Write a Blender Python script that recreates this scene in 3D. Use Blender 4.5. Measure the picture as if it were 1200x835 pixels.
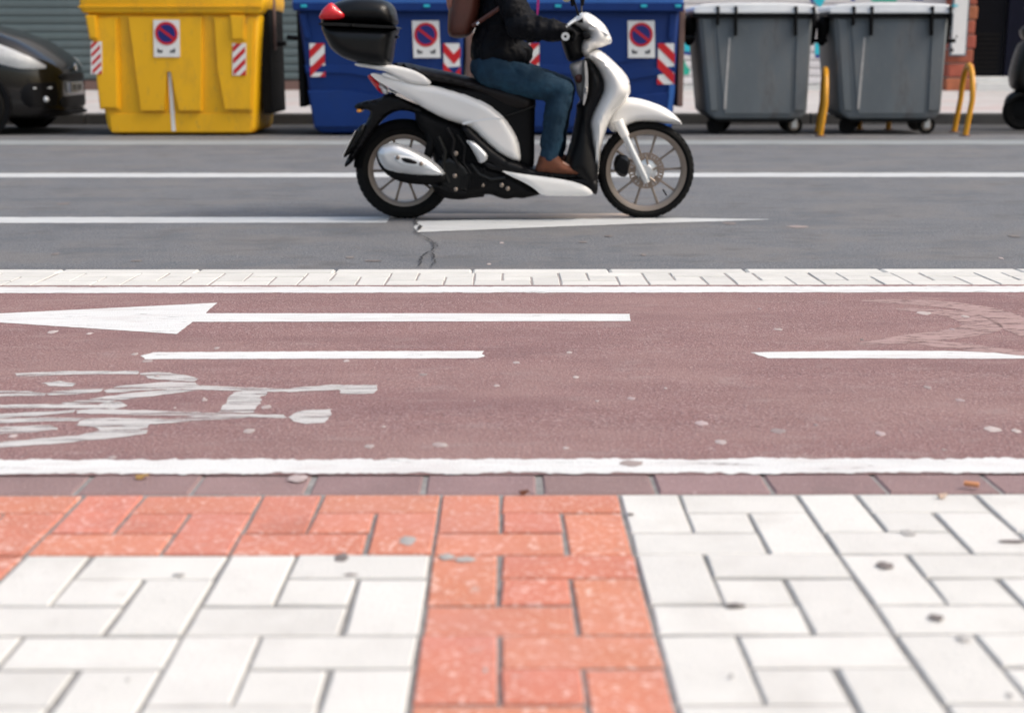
import bpy, bmesh, math, random
from mathutils import Vector, Matrix, noise
from mathutils.geometry import delaunay_2d_cdt
random.seed(7)
for o in list(bpy.data.objects): bpy.data.objects.remove(o)
S = bpy.context.scene; COL = S.collection
R = math.radians
# ------------------------------------------------ camera, sky, sun, exposure
CH = .89; F = 1622.0; TH = math.atan(357.5 / F); PSI = .0052
cam = bpy.data.objects.new('camera', bpy.data.cameras.new('camera')); COL.objects.link(cam)
cam.location = (0, 0, CH); cam.rotation_euler = (math.pi / 2 - TH, 0, -PSI)
cam.data.lens = F / 1200 * 36; cam.data.sensor_width = 36; cam.data.clip_end = 500; cam.data.clip_start = .05
cam.data.dof.use_dof = True; cam.data.dof.focus_distance = 4.2; cam.data.dof.aperture_fstop = 3.4
S.camera = cam
W = bpy.data.worlds.new('World'); S.world = W; W.use_nodes = True
SUN_EL, SUN_AZ = 50, 103          # azimuth measured from +Y towards +X
nt = W.node_tree; bg = nt.nodes['Background']; sky = nt.nodes.new('ShaderNodeTexSky')
sky.sky_type = 'NISHITA'; sky.sun_disc = False; sky.sun_elevation = R(SUN_EL); sky.sun_rotation = R(SUN_AZ)
sky.air_density = 1.4; sky.dust_density = 5.5; sky.ozone_density = .4
nt.links.new(sky.outputs[0], bg.inputs[0]); bg.inputs[1].default_value = .15
sl = bpy.data.lights.new('sun', 'SUN'); sl.energy = 1.25; sl.angle = R(13); sl.color = (1, .955, .90)
sun = bpy.data.objects.new('sun', sl); COL.objects.link(sun)
sd = Vector((math.sin(R(SUN_AZ)) * math.cos(R(SUN_EL)), math.cos(R(SUN_AZ)) * math.cos(R(SUN_EL)), math.sin(R(SUN_EL))))
sun.rotation_euler = sd.to_track_quat('Z', 'Y').to_euler()
S.view_settings.view_transform = 'Standard'; S.view_settings.look = 'None'; S.view_settings.exposure = .40; S.view_settings.gamma = 1
# ------------------------------------------------ pixel -> place
fw = Vector((math.sin(PSI), math.cos(PSI), 0)); RT = Vector((math.cos(PSI), -math.sin(PSI), 0)); UPZ = Vector((0, 0, 1))
FD = fw * math.cos(TH) - UPZ * math.sin(TH); UU = fw * math.sin(TH) + UPZ * math.cos(TH); C0 = Vector((0, 0, CH))
def ray(u, v): return FD + RT * ((u - 600) / F) + UU * ((417.5 - v) / F)
def at(u, v, Y): d = ray(u, v); return C0 + d * (Y / d.y)
def road(u, v, z=0): d = ray(u, v); return C0 + d * ((z - CH) / d.z)
SL = .0185; HS = .689
def wz(Y): return CH - HS - SL * Y
def walk(u, v, dz=0):
    d = ray(u, v); t = (-HS + dz) / (d.z + SL * d.y); return C0 + d * t
# ------------------------------------------------ materials
def mat(name, col, rough=.6, metal=0, var=.12, scale=6, bump=0, bscale=60, spec=.5, coat=0, objvar=0, speck=None, stretch=None, detail=6, stains=None, world=False, emit=None, trans=0, wear=None):
    m = bpy.data.materials.new(name); m.use_nodes = True; n = m.node_tree; N = n.nodes; L = n.links
    b = N['Principled BSDF']; b.inputs['Roughness'].default_value = rough; b.inputs['Metallic'].default_value = metal
    b.inputs['Specular IOR Level'].default_value = spec; b.inputs['Coat Weight'].default_value = coat
    if coat: b.inputs['Coat Roughness'].default_value = .06
    if trans: b.inputs['Transmission Weight'].default_value = trans
    if world: src = N.new('ShaderNodeNewGeometry').outputs['Position']
    else: src = N.new('ShaderNodeTexCoord').outputs['Object']
    if stretch:
        mp = N.new('ShaderNodeMapping'); mp.inputs['Scale'].default_value = stretch; L.new(src, mp.inputs[0]); ssrc = mp.outputs[0]
    else: ssrc = src
    def noi(sc, s, det=detail, r=.6):
        t = N.new('ShaderNodeTexNoise'); t.inputs['Scale'].default_value = sc; t.inputs['Detail'].default_value = det; t.inputs['Roughness'].default_value = r
        L.new(s, t.inputs['Vector']); return t.outputs['Fac']
    def mix(fac, a, c2, mode='MIX'):
        x = N.new('ShaderNodeMix'); x.data_type = 'RGBA'; x.blend_type = mode
        if hasattr(fac, 'node'): L.new(fac, x.inputs[0])
        else: x.inputs[0].default_value = fac
        for k, q in ((6, a), (7, c2)):
            if hasattr(q, 'node'): L.new(q, x.inputs[k])
            else: x.inputs[k].default_value = (*q, 1)
        return x.outputs[2]
    def ramp(f, a, c2):
        x = N.new('ShaderNodeMapRange'); x.inputs[1].default_value = a; x.inputs[2].default_value = c2; L.new(f, x.inputs[0]); return x.outputs[0]
    lo = tuple(c * (1 - var) for c in col); hi = tuple(min(1, c * (1 + var)) for c in col)
    c = mix(ramp(noi(scale, ssrc), .3, .7), lo, hi)
    if speck:
        for (sc, th, cc, am) in speck:
            f = ramp(noi(sc, src, 2, .5), th, th + .04)
            mm = N.new('ShaderNodeMath'); mm.operation = 'MULTIPLY'; mm.inputs[1].default_value = am; L.new(f, mm.inputs[0])
            c = mix(mm.outputs[0], c, cc)
    if stains:
        for (sc, a, c2, cc, am) in stains:
            f = ramp(noi(sc, ssrc, 5, .65), a, c2)
            mm = N.new('ShaderNodeMath'); mm.operation = 'MULTIPLY'; mm.inputs[1].default_value = am; L.new(f, mm.inputs[0])
            c = mix(mm.outputs[0], c, cc)
    if objvar:
        oi = N.new('ShaderNodeObjectInfo'); hs = N.new('ShaderNodeHueSaturation')
        mr = N.new('ShaderNodeMapRange'); mr.inputs[3].default_value = 1 - objvar; mr.inputs[4].default_value = 1 + objvar
        L.new(oi.outputs['Random'], mr.inputs[0]); L.new(mr.outputs[0], hs.inputs['Value'])
        m2 = N.new('ShaderNodeMapRange'); m2.inputs[3].default_value = .5 - objvar * .10; m2.inputs[4].default_value = .5 + objvar * .10
        mu = N.new('ShaderNodeMath'); mu.operation = 'FRACT'; m3 = N.new('ShaderNodeMath'); m3.operation = 'MULTIPLY'; m3.inputs[1].default_value = 7.3
        L.new(oi.outputs['Random'], m3.inputs[0]); L.new(m3.outputs[0], mu.inputs[0]); L.new(mu.outputs[0], m2.inputs[0]); L.new(m2.outputs[0], hs.inputs['Hue'])
        L.new(c, hs.inputs['Color']); c = hs.outputs[0]
    L.new(c, b.inputs['Base Color'])
    if bump:
        bp = N.new('ShaderNodeBump'); bp.inputs['Strength'].default_value = min(1, bump); bp.inputs['Distance'].default_value = .004 * max(1, bump)
        L.new(noi(bscale, src, 4, .6), bp.inputs['Height']); L.new(bp.outputs[0], b.inputs['Normal'])
    if emit: b.inputs['Emission Color'].default_value = (*col, 1); b.inputs['Emission Strength'].default_value = emit
    if wear:                                  # worn-off paint: real gaps in the coat
        sc, a, c2 = wear; tr = N.new('ShaderNodeBsdfTransparent'); ms = N.new('ShaderNodeMixShader')
        f = ramp(noi(sc, ssrc, 8, .75), a, c2); L.new(f, ms.inputs[0]); L.new(tr.outputs[0], ms.inputs[2]); L.new(b.outputs[0], ms.inputs[1])
        L.new(ms.outputs[0], N['Material Output'].inputs[0])
    return m
M = {}
M['asphalt'] = mat('asphalt', (.112, .122, .137), .85, var=.10, scale=1.6, bump=1.6, bscale=110, world=True, stretch=(.7, 1.15, 1), speck=[(110, .56, (.30, .30, .31), .6), (95, .58, (.035, .035, .04), .7), (210, .55, (.25, .25, .26), .6), (40, .68, (.30, .29, .28), .5)], stains=[(1.6, .48, .58, (.165, .158, .155), .55), (2.3, .50, .62, (.088, .098, .114), .5), (11, .55, .66, (.19, .18, .175), .4), (7, .64, .72, (.10, .09, .085), .6), (4.5, .55, .66, (.095, .093, .095), .6)])
M['bike'] = mat('red_asphalt', (.225, .119, .115), .85, var=.10, scale=2.5, bump=1.5, bscale=150, world=True, stretch=(.6, 1.3, 1), speck=[(150, .56, (.42, .31, .31), .65), (130, .585, (.09, .05, .055), .6), (300, .56, (.40, .28, .28), .5), (60, .69, (.45, .38, .37), .5)], stains=[(1.5, .48, .62, (.32, .205, .19), .4), (2.6, .50, .66, (.175, .095, .10), .45), (6, .52, .66, (.30, .19, .18), .4), (14, .54, .70, (.32, .24, .23), .5)])
M['ground'] = mat('grout', (.25, .245, .24), .95, var=.25, scale=30, bump=1, bscale=200, world=True)
M['white_paver'] = mat('white_paver', (.625, .617, .595), .75, var=.05, scale=9, bump=.5, bscale=150, objvar=.055, speck=[(240, .66, (.5, .5, .48), .35), (22, .72, (.5, .48, .44), .35)], stains=[(5, .52, .72, (.50, .485, .46), .55), (30, .60, .72, (.44, .42, .40), .3)], world=True)
M['red_paver'] = mat('red_paver', (.53, .19, .118), .75, var=.10, scale=9, bump=.5, bscale=150, objvar=.05, speck=[(75, .59, (.74, .52, .46), .6), (150, .59, (.72, .50, .44), .55), (20, .70, (.45, .38, .35), .5)], stains=[(3, .45, .70, (.55, .23, .185), .7), (7, .58, .74, (.36, .13, .095), .5)], world=True)
M['edge_stone'] = mat('edge_stone', (.25, .165, .165), .85, var=.12, scale=8, bump=.8, bscale=150, objvar=.07, world=True, speck=[(200, .64, (.45, .36, .36), .5)], stains=[(6, .56, .7, (.20, .14, .14), .6)])
M['cream_paver'] = mat('cream_paver', (.58, .575, .55), .8, var=.07, scale=8, bump=.5, bscale=150, objvar=.06, world=True, speck=[(120, .66, (.45, .43, .4), .4)])
M['kerb'] = mat('kerb_stone', (.34, .33, .32), .85, var=.15, scale=7, bump=.8, bscale=120, objvar=.05, world=True, stains=[(4, .5, .7, (.24, .23, .22), .6)])
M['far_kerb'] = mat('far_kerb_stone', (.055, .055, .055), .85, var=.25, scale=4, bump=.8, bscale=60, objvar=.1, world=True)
M['paint'] = mat('road_paint', (.66, .67, .67), .7, var=.05, scale=12, bump=.6, bscale=180, world=True, stretch=(.3, 1.5, 1), stains=[(10, .52, .72, (.50, .46, .45), .6), (45, .56, .70, (.48, .42, .42), .5)], wear=(22, .60, .70))
M['paint_road'] = mat('road_line_paint', (.50, .52, .53), .7, var=.10, scale=9, bump=.6, bscale=180, world=True, stretch=(.3, 1.5, 1), stains=[(6, .5, .7, (.42, .42, .42), .7)], wear=(22, .62, .70))
M['paint_tan'] = mat('tan_line_paint', (.52, .42, .35), .7, var=.10, scale=9, bump=.6, bscale=180, world=True, stretch=(.3, 1.5, 1), wear=(22, .60, .70))
M['paint_worn'] = mat('worn_pictogram_paint', (.50, .49, .485), .7, var=.12, scale=14, bump=.6, bscale=180, world=True, stretch=(.16, 1.6, 1), stains=[(10, .5, .7, (.50, .44, .43), .7)], wear=(30, .50, .62))
M['gum'] = mat('gum', (.33, .265, .262), .8, var=.15, objvar=.25)
M['gum_grey'] = mat('gum_grey', (.37, .36, .35), .85, var=.15, scale=60, objvar=.12)
M['gum_dark'] = mat('dark_spot', (.16, .14, .135), .85, var=.3, scale=60, objvar=.2)
M['gum_light'] = mat('pale_spot', (.41, .35, .34), .85, var=.15, scale=60, objvar=.12)
M['light_grout'] = mat('light_grout', (.30, .27, .26), .95, var=.15, scale=30, world=True)
M['dark_blue_door'] = mat('dark_blue_door', (.004, .005, .014), .6, spec=.1)
M['crack'] = mat('crack', (.02, .02, .025), .95)
M['far_walk'] = mat('far_pavement', (.43, .42, .42), .85, var=.10, scale=2, world=True, bump=.4, bscale=60, stains=[(.8, .5, .65, (.44, .35, .34), .8)])
M['yellow'] = mat('yellow_plastic', (.78, .42, .002), .5, var=.06, scale=2.5, bump=.15, bscale=40, stains=[(3.5, .52, .70, (.55, .29, .015), .6), (22, .60, .70, (.42, .24, .04), .5), (9, .64, .72, (.30, .18, .05), .5)], stretch=(1, 1, .4))
M['yellow_metal'] = mat('yellow_metal', (.60, .27, .006), .45, var=.15, scale=8, stains=[(14, .62, .7, (.25, .12, .05), .8)])
M['blue'] = mat('blue_plastic', (.001, .026, .15), .5, var=.10, scale=2.5, bump=.15, bscale=40, stains=[(3, .58, .75, (.008, .03, .12), .5)], spec=.3)
M['blue_lid'] = mat('blue_lid_plastic', (.03, .13, .42), .35, var=.10, scale=2.5)
M['grey_bin'] = mat('grey_plastic', (.11, .13, .145), .55, var=.12, scale=1.6, bump=.15, bscale=40, stains=[(2.4, .5, .72, (.17, .165, .16), .6), (5, .56, .70, (.075, .07, .065), .6), (24, .6, .72, (.18, .18, .175), .4)], stretch=(1, 1, .35))
M['grey_lid'] = mat('pale_lid_plastic', (.70, .72, .74), .35, var=.08, scale=3)
M['black'] = mat('black_plastic', (.004, .004, .005), .42, var=.2, scale=8, spec=.2)
M['dull_black'] = mat('dull_black', (.005, .005, .0055), .7, var=.2, scale=8, spec=.14)
M['case'] = mat('case_plastic', (.004, .0045, .005), .28, spec=.28, var=.15, scale=12, bump=.2, bscale=400)
M['rubber'] = mat('rubber', (.006, .006, .006), .8, var=.2, bump=.4, bscale=90, spec=.15)
M['seat'] = mat('seat_vinyl', (.007, .005, .005), .45, spec=.25, var=.15, bump=.3, bscale=260)
M['white'] = mat('white_lacquer', (.80, .785, .76), .22, var=.015, scale=4, coat=.6, stains=[(7, .64, .8, (.66, .63, .58), .35)])
M['silver'] = mat('silver_paint', (.62, .64, .66), .35, .6, var=.05)
M['chrome'] = mat('chrome', (.80, .80, .80), .12, 1, var=.03)
M['muffler'] = mat('muffler_silver', (.66, .68, .70), .34, .55, var=.05, coat=.2)
M['alu'] = mat('warm_alloy', (.25, .205, .17), .45, .5, var=.08)
M['disc'] = mat('brake_steel', (.30, .24, .20), .4, .8, var=.1)
M['red_lens'] = mat('red_lens', (.65, .012, .02), .15, var=.1, coat=.6)
M['clear_lens'] = mat('clear_lens', (.72, .72, .74), .12, var=.12, scale=30, coat=.8)
M['orange_lens'] = mat('orange_lens', (.85, .34, .06), .2, var=.1)
M['red_print'] = mat('red_print', (.52, .006, .012), .45, var=.06)
M['blue_print'] = mat('blue_print', (.006, .012, .15), .45, var=.06)
M['white_print'] = mat('white_print', (.74, .74, .73), .5, var=.04, stains=[(20, .6, .7, (.55, .54, .52), .5)])
M['black_print'] = mat('black_print', (.03, .03, .035), .5)
M['grey_panel'] = mat('scuffed_grey', (.40, .39, .38), .6, var=.2, scale=20)
M['jacket'] = mat('black_jacket', (.0035, .004, .006), .6, var=.25, scale=10, bump=.25, bscale=60, spec=.10)
M['jeans'] = mat('denim', (.012, .034, .060), .85, var=.25, scale=9, bump=.6, bscale=220, stains=[(5, .5, .7, (.022, .078, .13), .8)], spec=.2)
M['leather'] = mat('brown_leather', (.085, .024, .015), .45, var=.2, scale=9, bump=.3, bscale=90)
M['leather_light'] = mat('tan_leather', (.36, .15, .11), .5, var=.2, scale=9)
M['boot'] = mat('tan_suede', (.12, .034, .012), .75, var=.22, scale=14, bump=.3, bscale=160)
M['skin'] = mat('skin', (.50, .30, .22), .5, var=.05)
M['hair'] = mat('dark_hair', (.03, .02, .015), .5)
M['magenta'] = mat('magenta_trim', (.45, .02, .22), .6)
M['car'] = mat('car_lacquer', (.010, .009, .009), .22, var=.1, scale=3, coat=.5, spec=.3)
M['car_dark'] = mat('car_trim', (.004, .004, .005), .5, var=.1, spec=.15)
M['glass'] = mat('dark_glass', (.02, .025, .03), .06, var=.1, coat=.5)
M['lamp_glass'] = mat('lamp_glass', (.85, .87, .90), .12, var=.15, scale=14, coat=.8)
M['shutter'] = mat('shutter_grey', (.10, .135, .14), .5, var=.08, scale=3, objvar=.07, stains=[(2, .55, .7, (.11, .125, .12), .6)])
M['white_shutter'] = mat('shutter_white', (.66, .64, .65), .6, var=.06, scale=2, objvar=.04, stains=[(2.2, .55, .7, (.55, .50, .52), .5)])
M['plaster'] = mat('plaster', (.42, .40, .37), .85, var=.1, scale=3, bump=.3, bscale=40)
M['plinth'] = mat('brown_plinth', (.16, .095, .08), .7, var=.2, scale=4)
M['brick'] = mat('terracotta_block', (.36, .10, .055), .8, var=.18, scale=10, bump=.5, bscale=80, objvar=.12)
M['door'] = mat('dark_door', (.003, .0035, .006), .6, var=.2, spec=.08)
M['marble'] = mat('marble_step', (.66, .67, .66), .5, var=.06, scale=5)
M['cyan'] = mat('cyan_spray', (.02, .48, .60), .6, var=.1)
M['deep_blue'] = mat('blue_spray', (.01, .04, .25), .6, var=.1)
M['green'] = mat('green_spray', (.02, .42, .30), .6, var=.1)
M['panel_blue'] = mat('panel_frame', (.10, .13, .16), .5)
M['scrap'] = mat('beige_paper', (.55, .42, .33), .8)
M['butt'] = mat('cigarette_filter', (.60, .26, .12), .8)
M['leaf'] = mat('dry_leaf', (.32, .20, .07), .8, var=.3, scale=60)
# ------------------------------------------------ object helpers
def tag(o, label=None, cat=None, group=None, kind=None):
    if label: o['label'] = label
    if cat: o['category'] = cat
    if group: o['group'] = group
    if kind: o['kind'] = kind
    return o
def empty(name, loc=(0, 0, 0), **k):
    o = bpy.data.objects.new(name, None); COL.objects.link(o); o.location = loc; o.empty_display_size = .1; return tag(o, **k)
def link(name, me, parent=None, loc=None):
    o = bpy.data.objects.new(name, me); COL.objects.link(o)
    if parent: o.parent = parent
    if loc: o.location = loc
    return o
def build(name, bm, m, parent=None, smooth=False, origin=None, angle=40):
    """world-space bmesh -> object; its origin is the parent's (or given) point"""
    off = Vector(origin) if origin is not None else (W0(parent) if parent else Vector((0, 0, 0)))
    bmesh.ops.translate(bm, verts=bm.verts, vec=-off)
    bmesh.ops.recalc_face_normals(bm, faces=bm.faces)
    me = bpy.data.meshes.new(name); bm.to_mesh(me); bm.free()
    ms = m if isinstance(m, (list, tuple)) else [m]
    for x in ms: me.materials.append(M[x] if isinstance(x, str) else x)
    if smooth:
        me.polygons.foreach_set('use_smooth', [True] * len(me.polygons)); me.set_sharp_from_angle(angle=R(angle))
    o = link(name, me, parent)
    if parent: o.location = off - W0(parent)
    else: o.location = off
    return o
def W0(o):
    v = Vector((0, 0, 0))
    while o: v += o.location; o = o.parent
    return v
def NB(): return bmesh.new()
def box(bm, a, b, ch=0, mi=0):
    x0, y0, z0 = a; x1, y1, z1 = b
    r = bmesh.ops.create_cube(bm, size=1); vs = r['verts']
    for v in vs: v.co = Vector(((x0 + x1) / 2 + v.co.x * (x1 - x0), (y0 + y1) / 2 + v.co.y * (y1 - y0), (z0 + z1) / 2 + v.co.z * (z1 - z0)))
    if ch:
        es = list({e for v in vs for e in v.link_edges}); bmesh.ops.bevel(bm, geom=es, offset=ch, segments=2, affect='EDGES', profile=.5)
    return vs
def tube(bm, pts, r, n=10, cap=True):
    pts = [Vector(p) for p in pts]; rs = r if isinstance(r, (list, tuple)) else [r] * len(pts); rings = []; up = None
    for i, p in enumerate(pts):
        t = ((pts[min(i + 1, len(pts) - 1)] - pts[max(i - 1, 0)])).normalized()
        if up is None: up = t.orthogonal().normalized()
        up = (up - t * up.dot(t)).normalized(); s = t.cross(up)
        rings.append([bm.verts.new(p + (up * math.cos(2 * math.pi * k / n) + s * math.sin(2 * math.pi * k / n)) * rs[i]) for k in range(n)])
    for a, b in zip(rings, rings[1:]):
        for k in range(n): bm.faces.new((a[k], a[(k + 1) % n], b[(k + 1) % n], b[k]))
    if cap: bm.faces.new(rings[0][::-1]); bm.faces.new(rings[-1])
def capsule(bm, a, b, ra, rb, sc=(1, 1, 1), n=14):
    """tapered capsule; sc squashes about its middle"""
    a = Vector(a); b = Vector(b); d = b - a; L = d.length; t = d.normalized() if L > 1e-6 else Vector((0, 0, 1)); L = max(L, 1e-6)
    pts, rs = [], []
    for k in range(5): th = math.pi / 2 * (k + .15) / 5; pts.append(a - t * ra * math.cos(th)); rs.append(ra * math.sin(th))
    pts += [a + d * f for f in (.0, .33, .66, 1.)]; rs += [ra + (rb - ra) * f for f in (0, .33, .66, 1)]
    for k in range(4, -1, -1): th = math.pi / 2 * (k + .15) / 5; pts.append(b + t * rb * math.cos(th)); rs.append(rb * math.sin(th))
    n0 = len(bm.verts); tube(bm, pts, rs, n); bm.verts.ensure_lookup_table()
    c = (a + b) / 2
    for v in bm.verts[n0:]:
        q = v.co - c; v.co = c + Vector((q.x * sc[0], q.y * sc[1], q.z * sc[2]))
def lathe_y(bm, c, prof, n=64, closed=True):
    """profile (radius, y) turned about the Y axis through c"""
    c = Vector(c); rings = []
    for k in range(n):
        a = 2 * math.pi * k / n; rings.append([bm.verts.new(c + Vector((r * math.cos(a), y, r * math.sin(a)))) for r, y in prof])
    m = len(prof)
    for k in range(n):
        A, B = rings[k], rings[(k + 1) % n]
        for i in range(m if closed else m - 1): bm.faces.new((A[i], A[(i + 1) % m], B[(i + 1) % m], B[i]))
def chaikin(p, n=2):
    for _ in range(n):
        q = []
        for i in range(len(p)):
            a, b = Vector(p[i]), Vector(p[(i + 1) % len(p)]); q += [a.lerp(b, .22), a.lerp(b, .78)]
        p = q
    return p
def resample(p, st):
    out = []
    for i in range(len(p)):
        a, b = Vector(p[i]), Vector(p[(i + 1) % len(p)]); L = (b - a).length
        if L < 1e-6: continue
        k = max(1, int(round(L / st)))
        out += [a.lerp(b, j / k) for j in range(k)]
    r = [out[0]]
    for q in out[1:]:
        if (q - r[-1]).length > st * .35: r.append(q)
    return r
def inside(p, poly):
    c = False; j = len(poly) - 1
    for i in range(len(poly)):
        a, b = poly[i], poly[j]
        if (a[1] > p[1]) != (b[1] > p[1]) and p[0] < (b[0] - a[0]) * (p[1] - a[1]) / (b[1] - a[1]) + a[0]: c = not c
        j = i
    return c
def segd(p, a, b):
    ab = b - a; t = max(0, min(1, (p - a).dot(ab) / max(1e-12, ab.length_squared))); return (p - a - ab * t).length
def inflate(name, px, Y, hw, rad, m, parent, edge=.004, st=.012, g=.016, y_off=0, smooth=2, one=False, wide=None):
    """a closed shell with the given side outline (picture points carried to the plane Y), rounded to half-width hw"""
    out = [at(u, v, Y) for u, v in px]; poly = [Vector((p.x, p.z)) for p in out]
    if smooth: poly = chaikin(poly, smooth)
    poly = resample(poly, st); nb = len(poly)
    xs = [p.x for p in poly]; zs = [p.y for p in poly]; pts = list(poly); x = min(xs)
    row = 0
    while x < max(xs):
        z = min(zs) + (g / 2 if row % 2 else 0)
        while z < max(zs):
            q = Vector((x, z))
            if inside(q, poly) and min(segd(q, poly[i], poly[(i + 1) % nb]) for i in range(nb)) > g * .45: pts.append(q)
            z += g
        x += g * .9; row += 1
    V, E_, Fc, *_ = delaunay_2d_cdt(pts, [(i, (i + 1) % nb) for i in range(nb)], [list(range(nb))], 1, 1e-7)
    bm = NB(); D = [min(segd(v, poly[i], poly[(i + 1) % nb]) for i in range(nb)) for v in V]
    def off(i):
        w = hw if wide is None else hw * wide(V[i].x, V[i].y)
        t = min(1, D[i] / rad); return edge + (w - edge) * math.sqrt(max(0, 1 - (1 - t) ** 2))
    A = [bm.verts.new((v.x, Y + y_off - off(i), v.y)) for i, v in enumerate(V)]
    B = [bm.verts.new((v.x, Y + y_off + (off(i) if not one else edge), v.y)) for i, v in enumerate(V)]
    cnt = {}
    for f in Fc:
        for k in range(len(f)):
            e = (f[k], f[(k + 1) % len(f)]); cnt[e] = cnt.get(e, 0) + 1
        bm.faces.new([A[i] for i in f]); bm.faces.new([B[i] for i in f][::-1])
    for (a, b) in list(cnt):
        if (b, a) not in cnt: bm.faces.new((A[b], A[a], B[a], B[b]))
    return build(name, bm, m, parent, True, angle=50)
def plate(name, px, Y, y0, y1, m, parent, ch=.0):
    """a slab with the given outline, between Y+y0 and Y+y1"""
    P = [at(u, v, Y) for u, v in px]; bm = NB()
    a = [bm.verts.new((p.x, Y + y0, p.z)) for p in P]; b = [bm.verts.new((p.x, Y + y1, p.z)) for p in P]; n = len(P)
    bm.faces.new(a); bm.faces.new(b[::-1])
    for i in range(n): bm.faces.new((a[i], b[i], b[(i + 1) % n], a[(i + 1) % n]))
    if ch:
        bmesh.ops.bevel(bm, geom=[e for e in bm.edges if all(abs(v.co.y - Y - y0) < 1e-6 for v in e.verts)], offset=ch, segments=2, affect='EDGES')
    return build(name, bm, m, parent, bool(ch))
def copy_tree(o, parent=None, delta=None):
    c = o.copy(); COL.objects.link(c); c.parent = parent
    if delta: c.location = o.location + Vector(delta)
    for ch in list(o.children): copy_tree(ch, c)
    return c
def remesh(o, vox, sm=4, disp=None):
    md = o.modifiers.new('shell', 'REMESH'); md.mode = 'VOXEL'; md.voxel_size = vox; md.use_smooth_shade = True
    s = o.modifiers.new('soft', 'SMOOTH'); s.factor = .5; s.iterations = sm
    if disp:
        t = bpy.data.textures.new(o.name + '_folds', 'CLOUDS'); t.noise_scale = disp[0]; t.noise_type = 'HARD_NOISE'; t.noise_depth = 2
        d = o.modifiers.new('folds', 'DISPLACE'); d.texture = t; d.strength = disp[1]; d.mid_level = .38
# =============================================== SETTING
def sheet(name, x0, x1, y0, y1, zf, m, nx=1, parent=None, kind='structure'):
    bm = NB(); A = None
    for i in range(nx + 1):
        x = x0 + (x1 - x0) * i / nx; B = [bm.verts.new((x, y0, zf(y0))), bm.verts.new((x, y1, zf(y1)))]
        if A: bm.faces.new((A[0], B[0], B[1], A[1]))
        A = B
    o = build(name, bm, m, parent, origin=None if parent else (0, 0, 0))
    if kind and not parent: tag(o, kind=kind)
    return o
YS0 = 2.2335; XS0 = -.708; T = .3
yE = walk(600, 555.5).y; yB = walk(600, 334).y; yK0 = yB + .01; yK1 = yK0 + T; yK2 = yK1 + .10
FY = 17.4; WY = 22.5
def fz(Y): return .13 + .03 * (Y - FY)
ROAD = sheet('road', -60, 60, yK2 - .02, FY + .02, lambda y: 0, 'asphalt')
sheet('ground', -150, 150, -60, 160, lambda y: -.06, 'ground')
WALK = sheet('sidewalk', -30, 30, -6, yE, lambda y: wz(y) - .0042, 'ground')
BIKE = sheet('bike_lane', -30, 30, yE - .001, yB, lambda y: wz(y), 'bike')
KERB = sheet('kerb', -30, 30, yB, yK1, lambda y: wz(y) - .003, 'light_grout')
FARW = sheet('far_pavement', -60, 60, FY + .15, WY + 1, fz, 'far_walk')
TILT = -math.atan(SL)
# one block with chamfered top, local size w x d, top at z=0
def block_mesh(name, w, d, h, m, ch=.003, jit=0):
    bm = NB(); j = lambda: random.uniform(-jit, jit)
    base = [(-w / 2, -d / 2), (w / 2, -d / 2), (w / 2, d / 2), (-w / 2, d / 2)]; base = [(x + j(), y + j()) for x, y in base]
    cx = ch * 1.2
    top = [bm.verts.new((x - math.copysign(cx, x), y - math.copysign(cx, y), 0)) for x, y in base]
    mid = [bm.verts.new((x, y, -ch)) for x, y in base]; bot = [bm.verts.new((x, y, -h)) for x, y in base]
    bm.faces.new(top)
    for a, b in ((top, mid), (mid, bot)):
        for i in range(4): bm.faces.new((a[i], b[i], b[(i + 1) % 4], a[(i + 1) % 4]))
    bmesh.ops.recalc_face_normals(bm, faces=bm.faces)
    me = bpy.data.meshes.new(name); bm.to_mesh(me); bm.free(); me.materials.append(M[m]); return me
GAP = .0072
pieces = [(0, 0, 1, 2), (1, 0, 2, 1), (1, 1, 1, 1), (2, 1, 1, 2), (0, 2, 2, 1)]    # col,row(from far),w,h in thirds
VAR = {}
def pav(kx, ky, m, k):
    key = (kx, ky, m, k)
    if key not in VAR: VAR[key] = block_mesh('paver', kx * T / 3 - GAP, ky * T / 3 - GAP * 1.15, .04, m, .002, .0018)
    return VAR[key]
def lay(parent, i, j, y0, m, rest=None, zfix=0):
    for (cx, cy, w, h) in pieces:
        X = XS0 + i * T + (cx + w / 2) * T / 3; Y = y0 - j * T - (cy + h / 2) * T / 3
        dz = random.uniform(-.0012, .0012) + zfix
        if rest is not None:
            rest.append((X, Y, wz(Y) + dz, w, h, m)); continue
        o = link('paver', pav(w, h, m, random.randrange(5)), parent, (X, Y, wz(Y) + dz))
        o.rotation_euler = (TILT + random.uniform(-.002, .002), random.uniform(-.002, .002), random.uniform(-.006, .006))
def colour(i, j):
    if i == 2 or i == -1: return 'red_paver'
    if j == 0 and i < 3: return 'red_paver'
    return 'white_paver'
rest = []
for j in range(0, 9):
    for i in range(-12, 16):
        Yn = YS0 - (j + .5) * T
        vis = False
        if Yn > 1.2:
            xl = -.40 * Yn - .25; xr = .40 * Yn + .25; X = XS0 + i * T
            vis = X + T > xl and X < xr
        lay(WALK, i, j, YS0, colour(i, j), None if vis else rest)
def lay_rest(name, rest, parent):
    mats = sorted({r[5] for r in rest}); bm = NB()
    for (X, Y, Z, w, h, m) in rest:
        hw, hd = (w * T / 3 - GAP) / 2, (h * T / 3 - GAP * 1.15) / 2
        vs = box(bm, (X - hw, Y - hd, Z - .03), (X + hw, Y + hd, Z))
        for f in {f for v in vs for f in v.link_faces}: f.material_index = mats.index(m)
        for v in vs: v.co.z += -SL * (v.co.y - Y)
    tag(build(name, bm, mats, parent), kind='stuff')
lay_rest('paver', rest, WALK)
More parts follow.
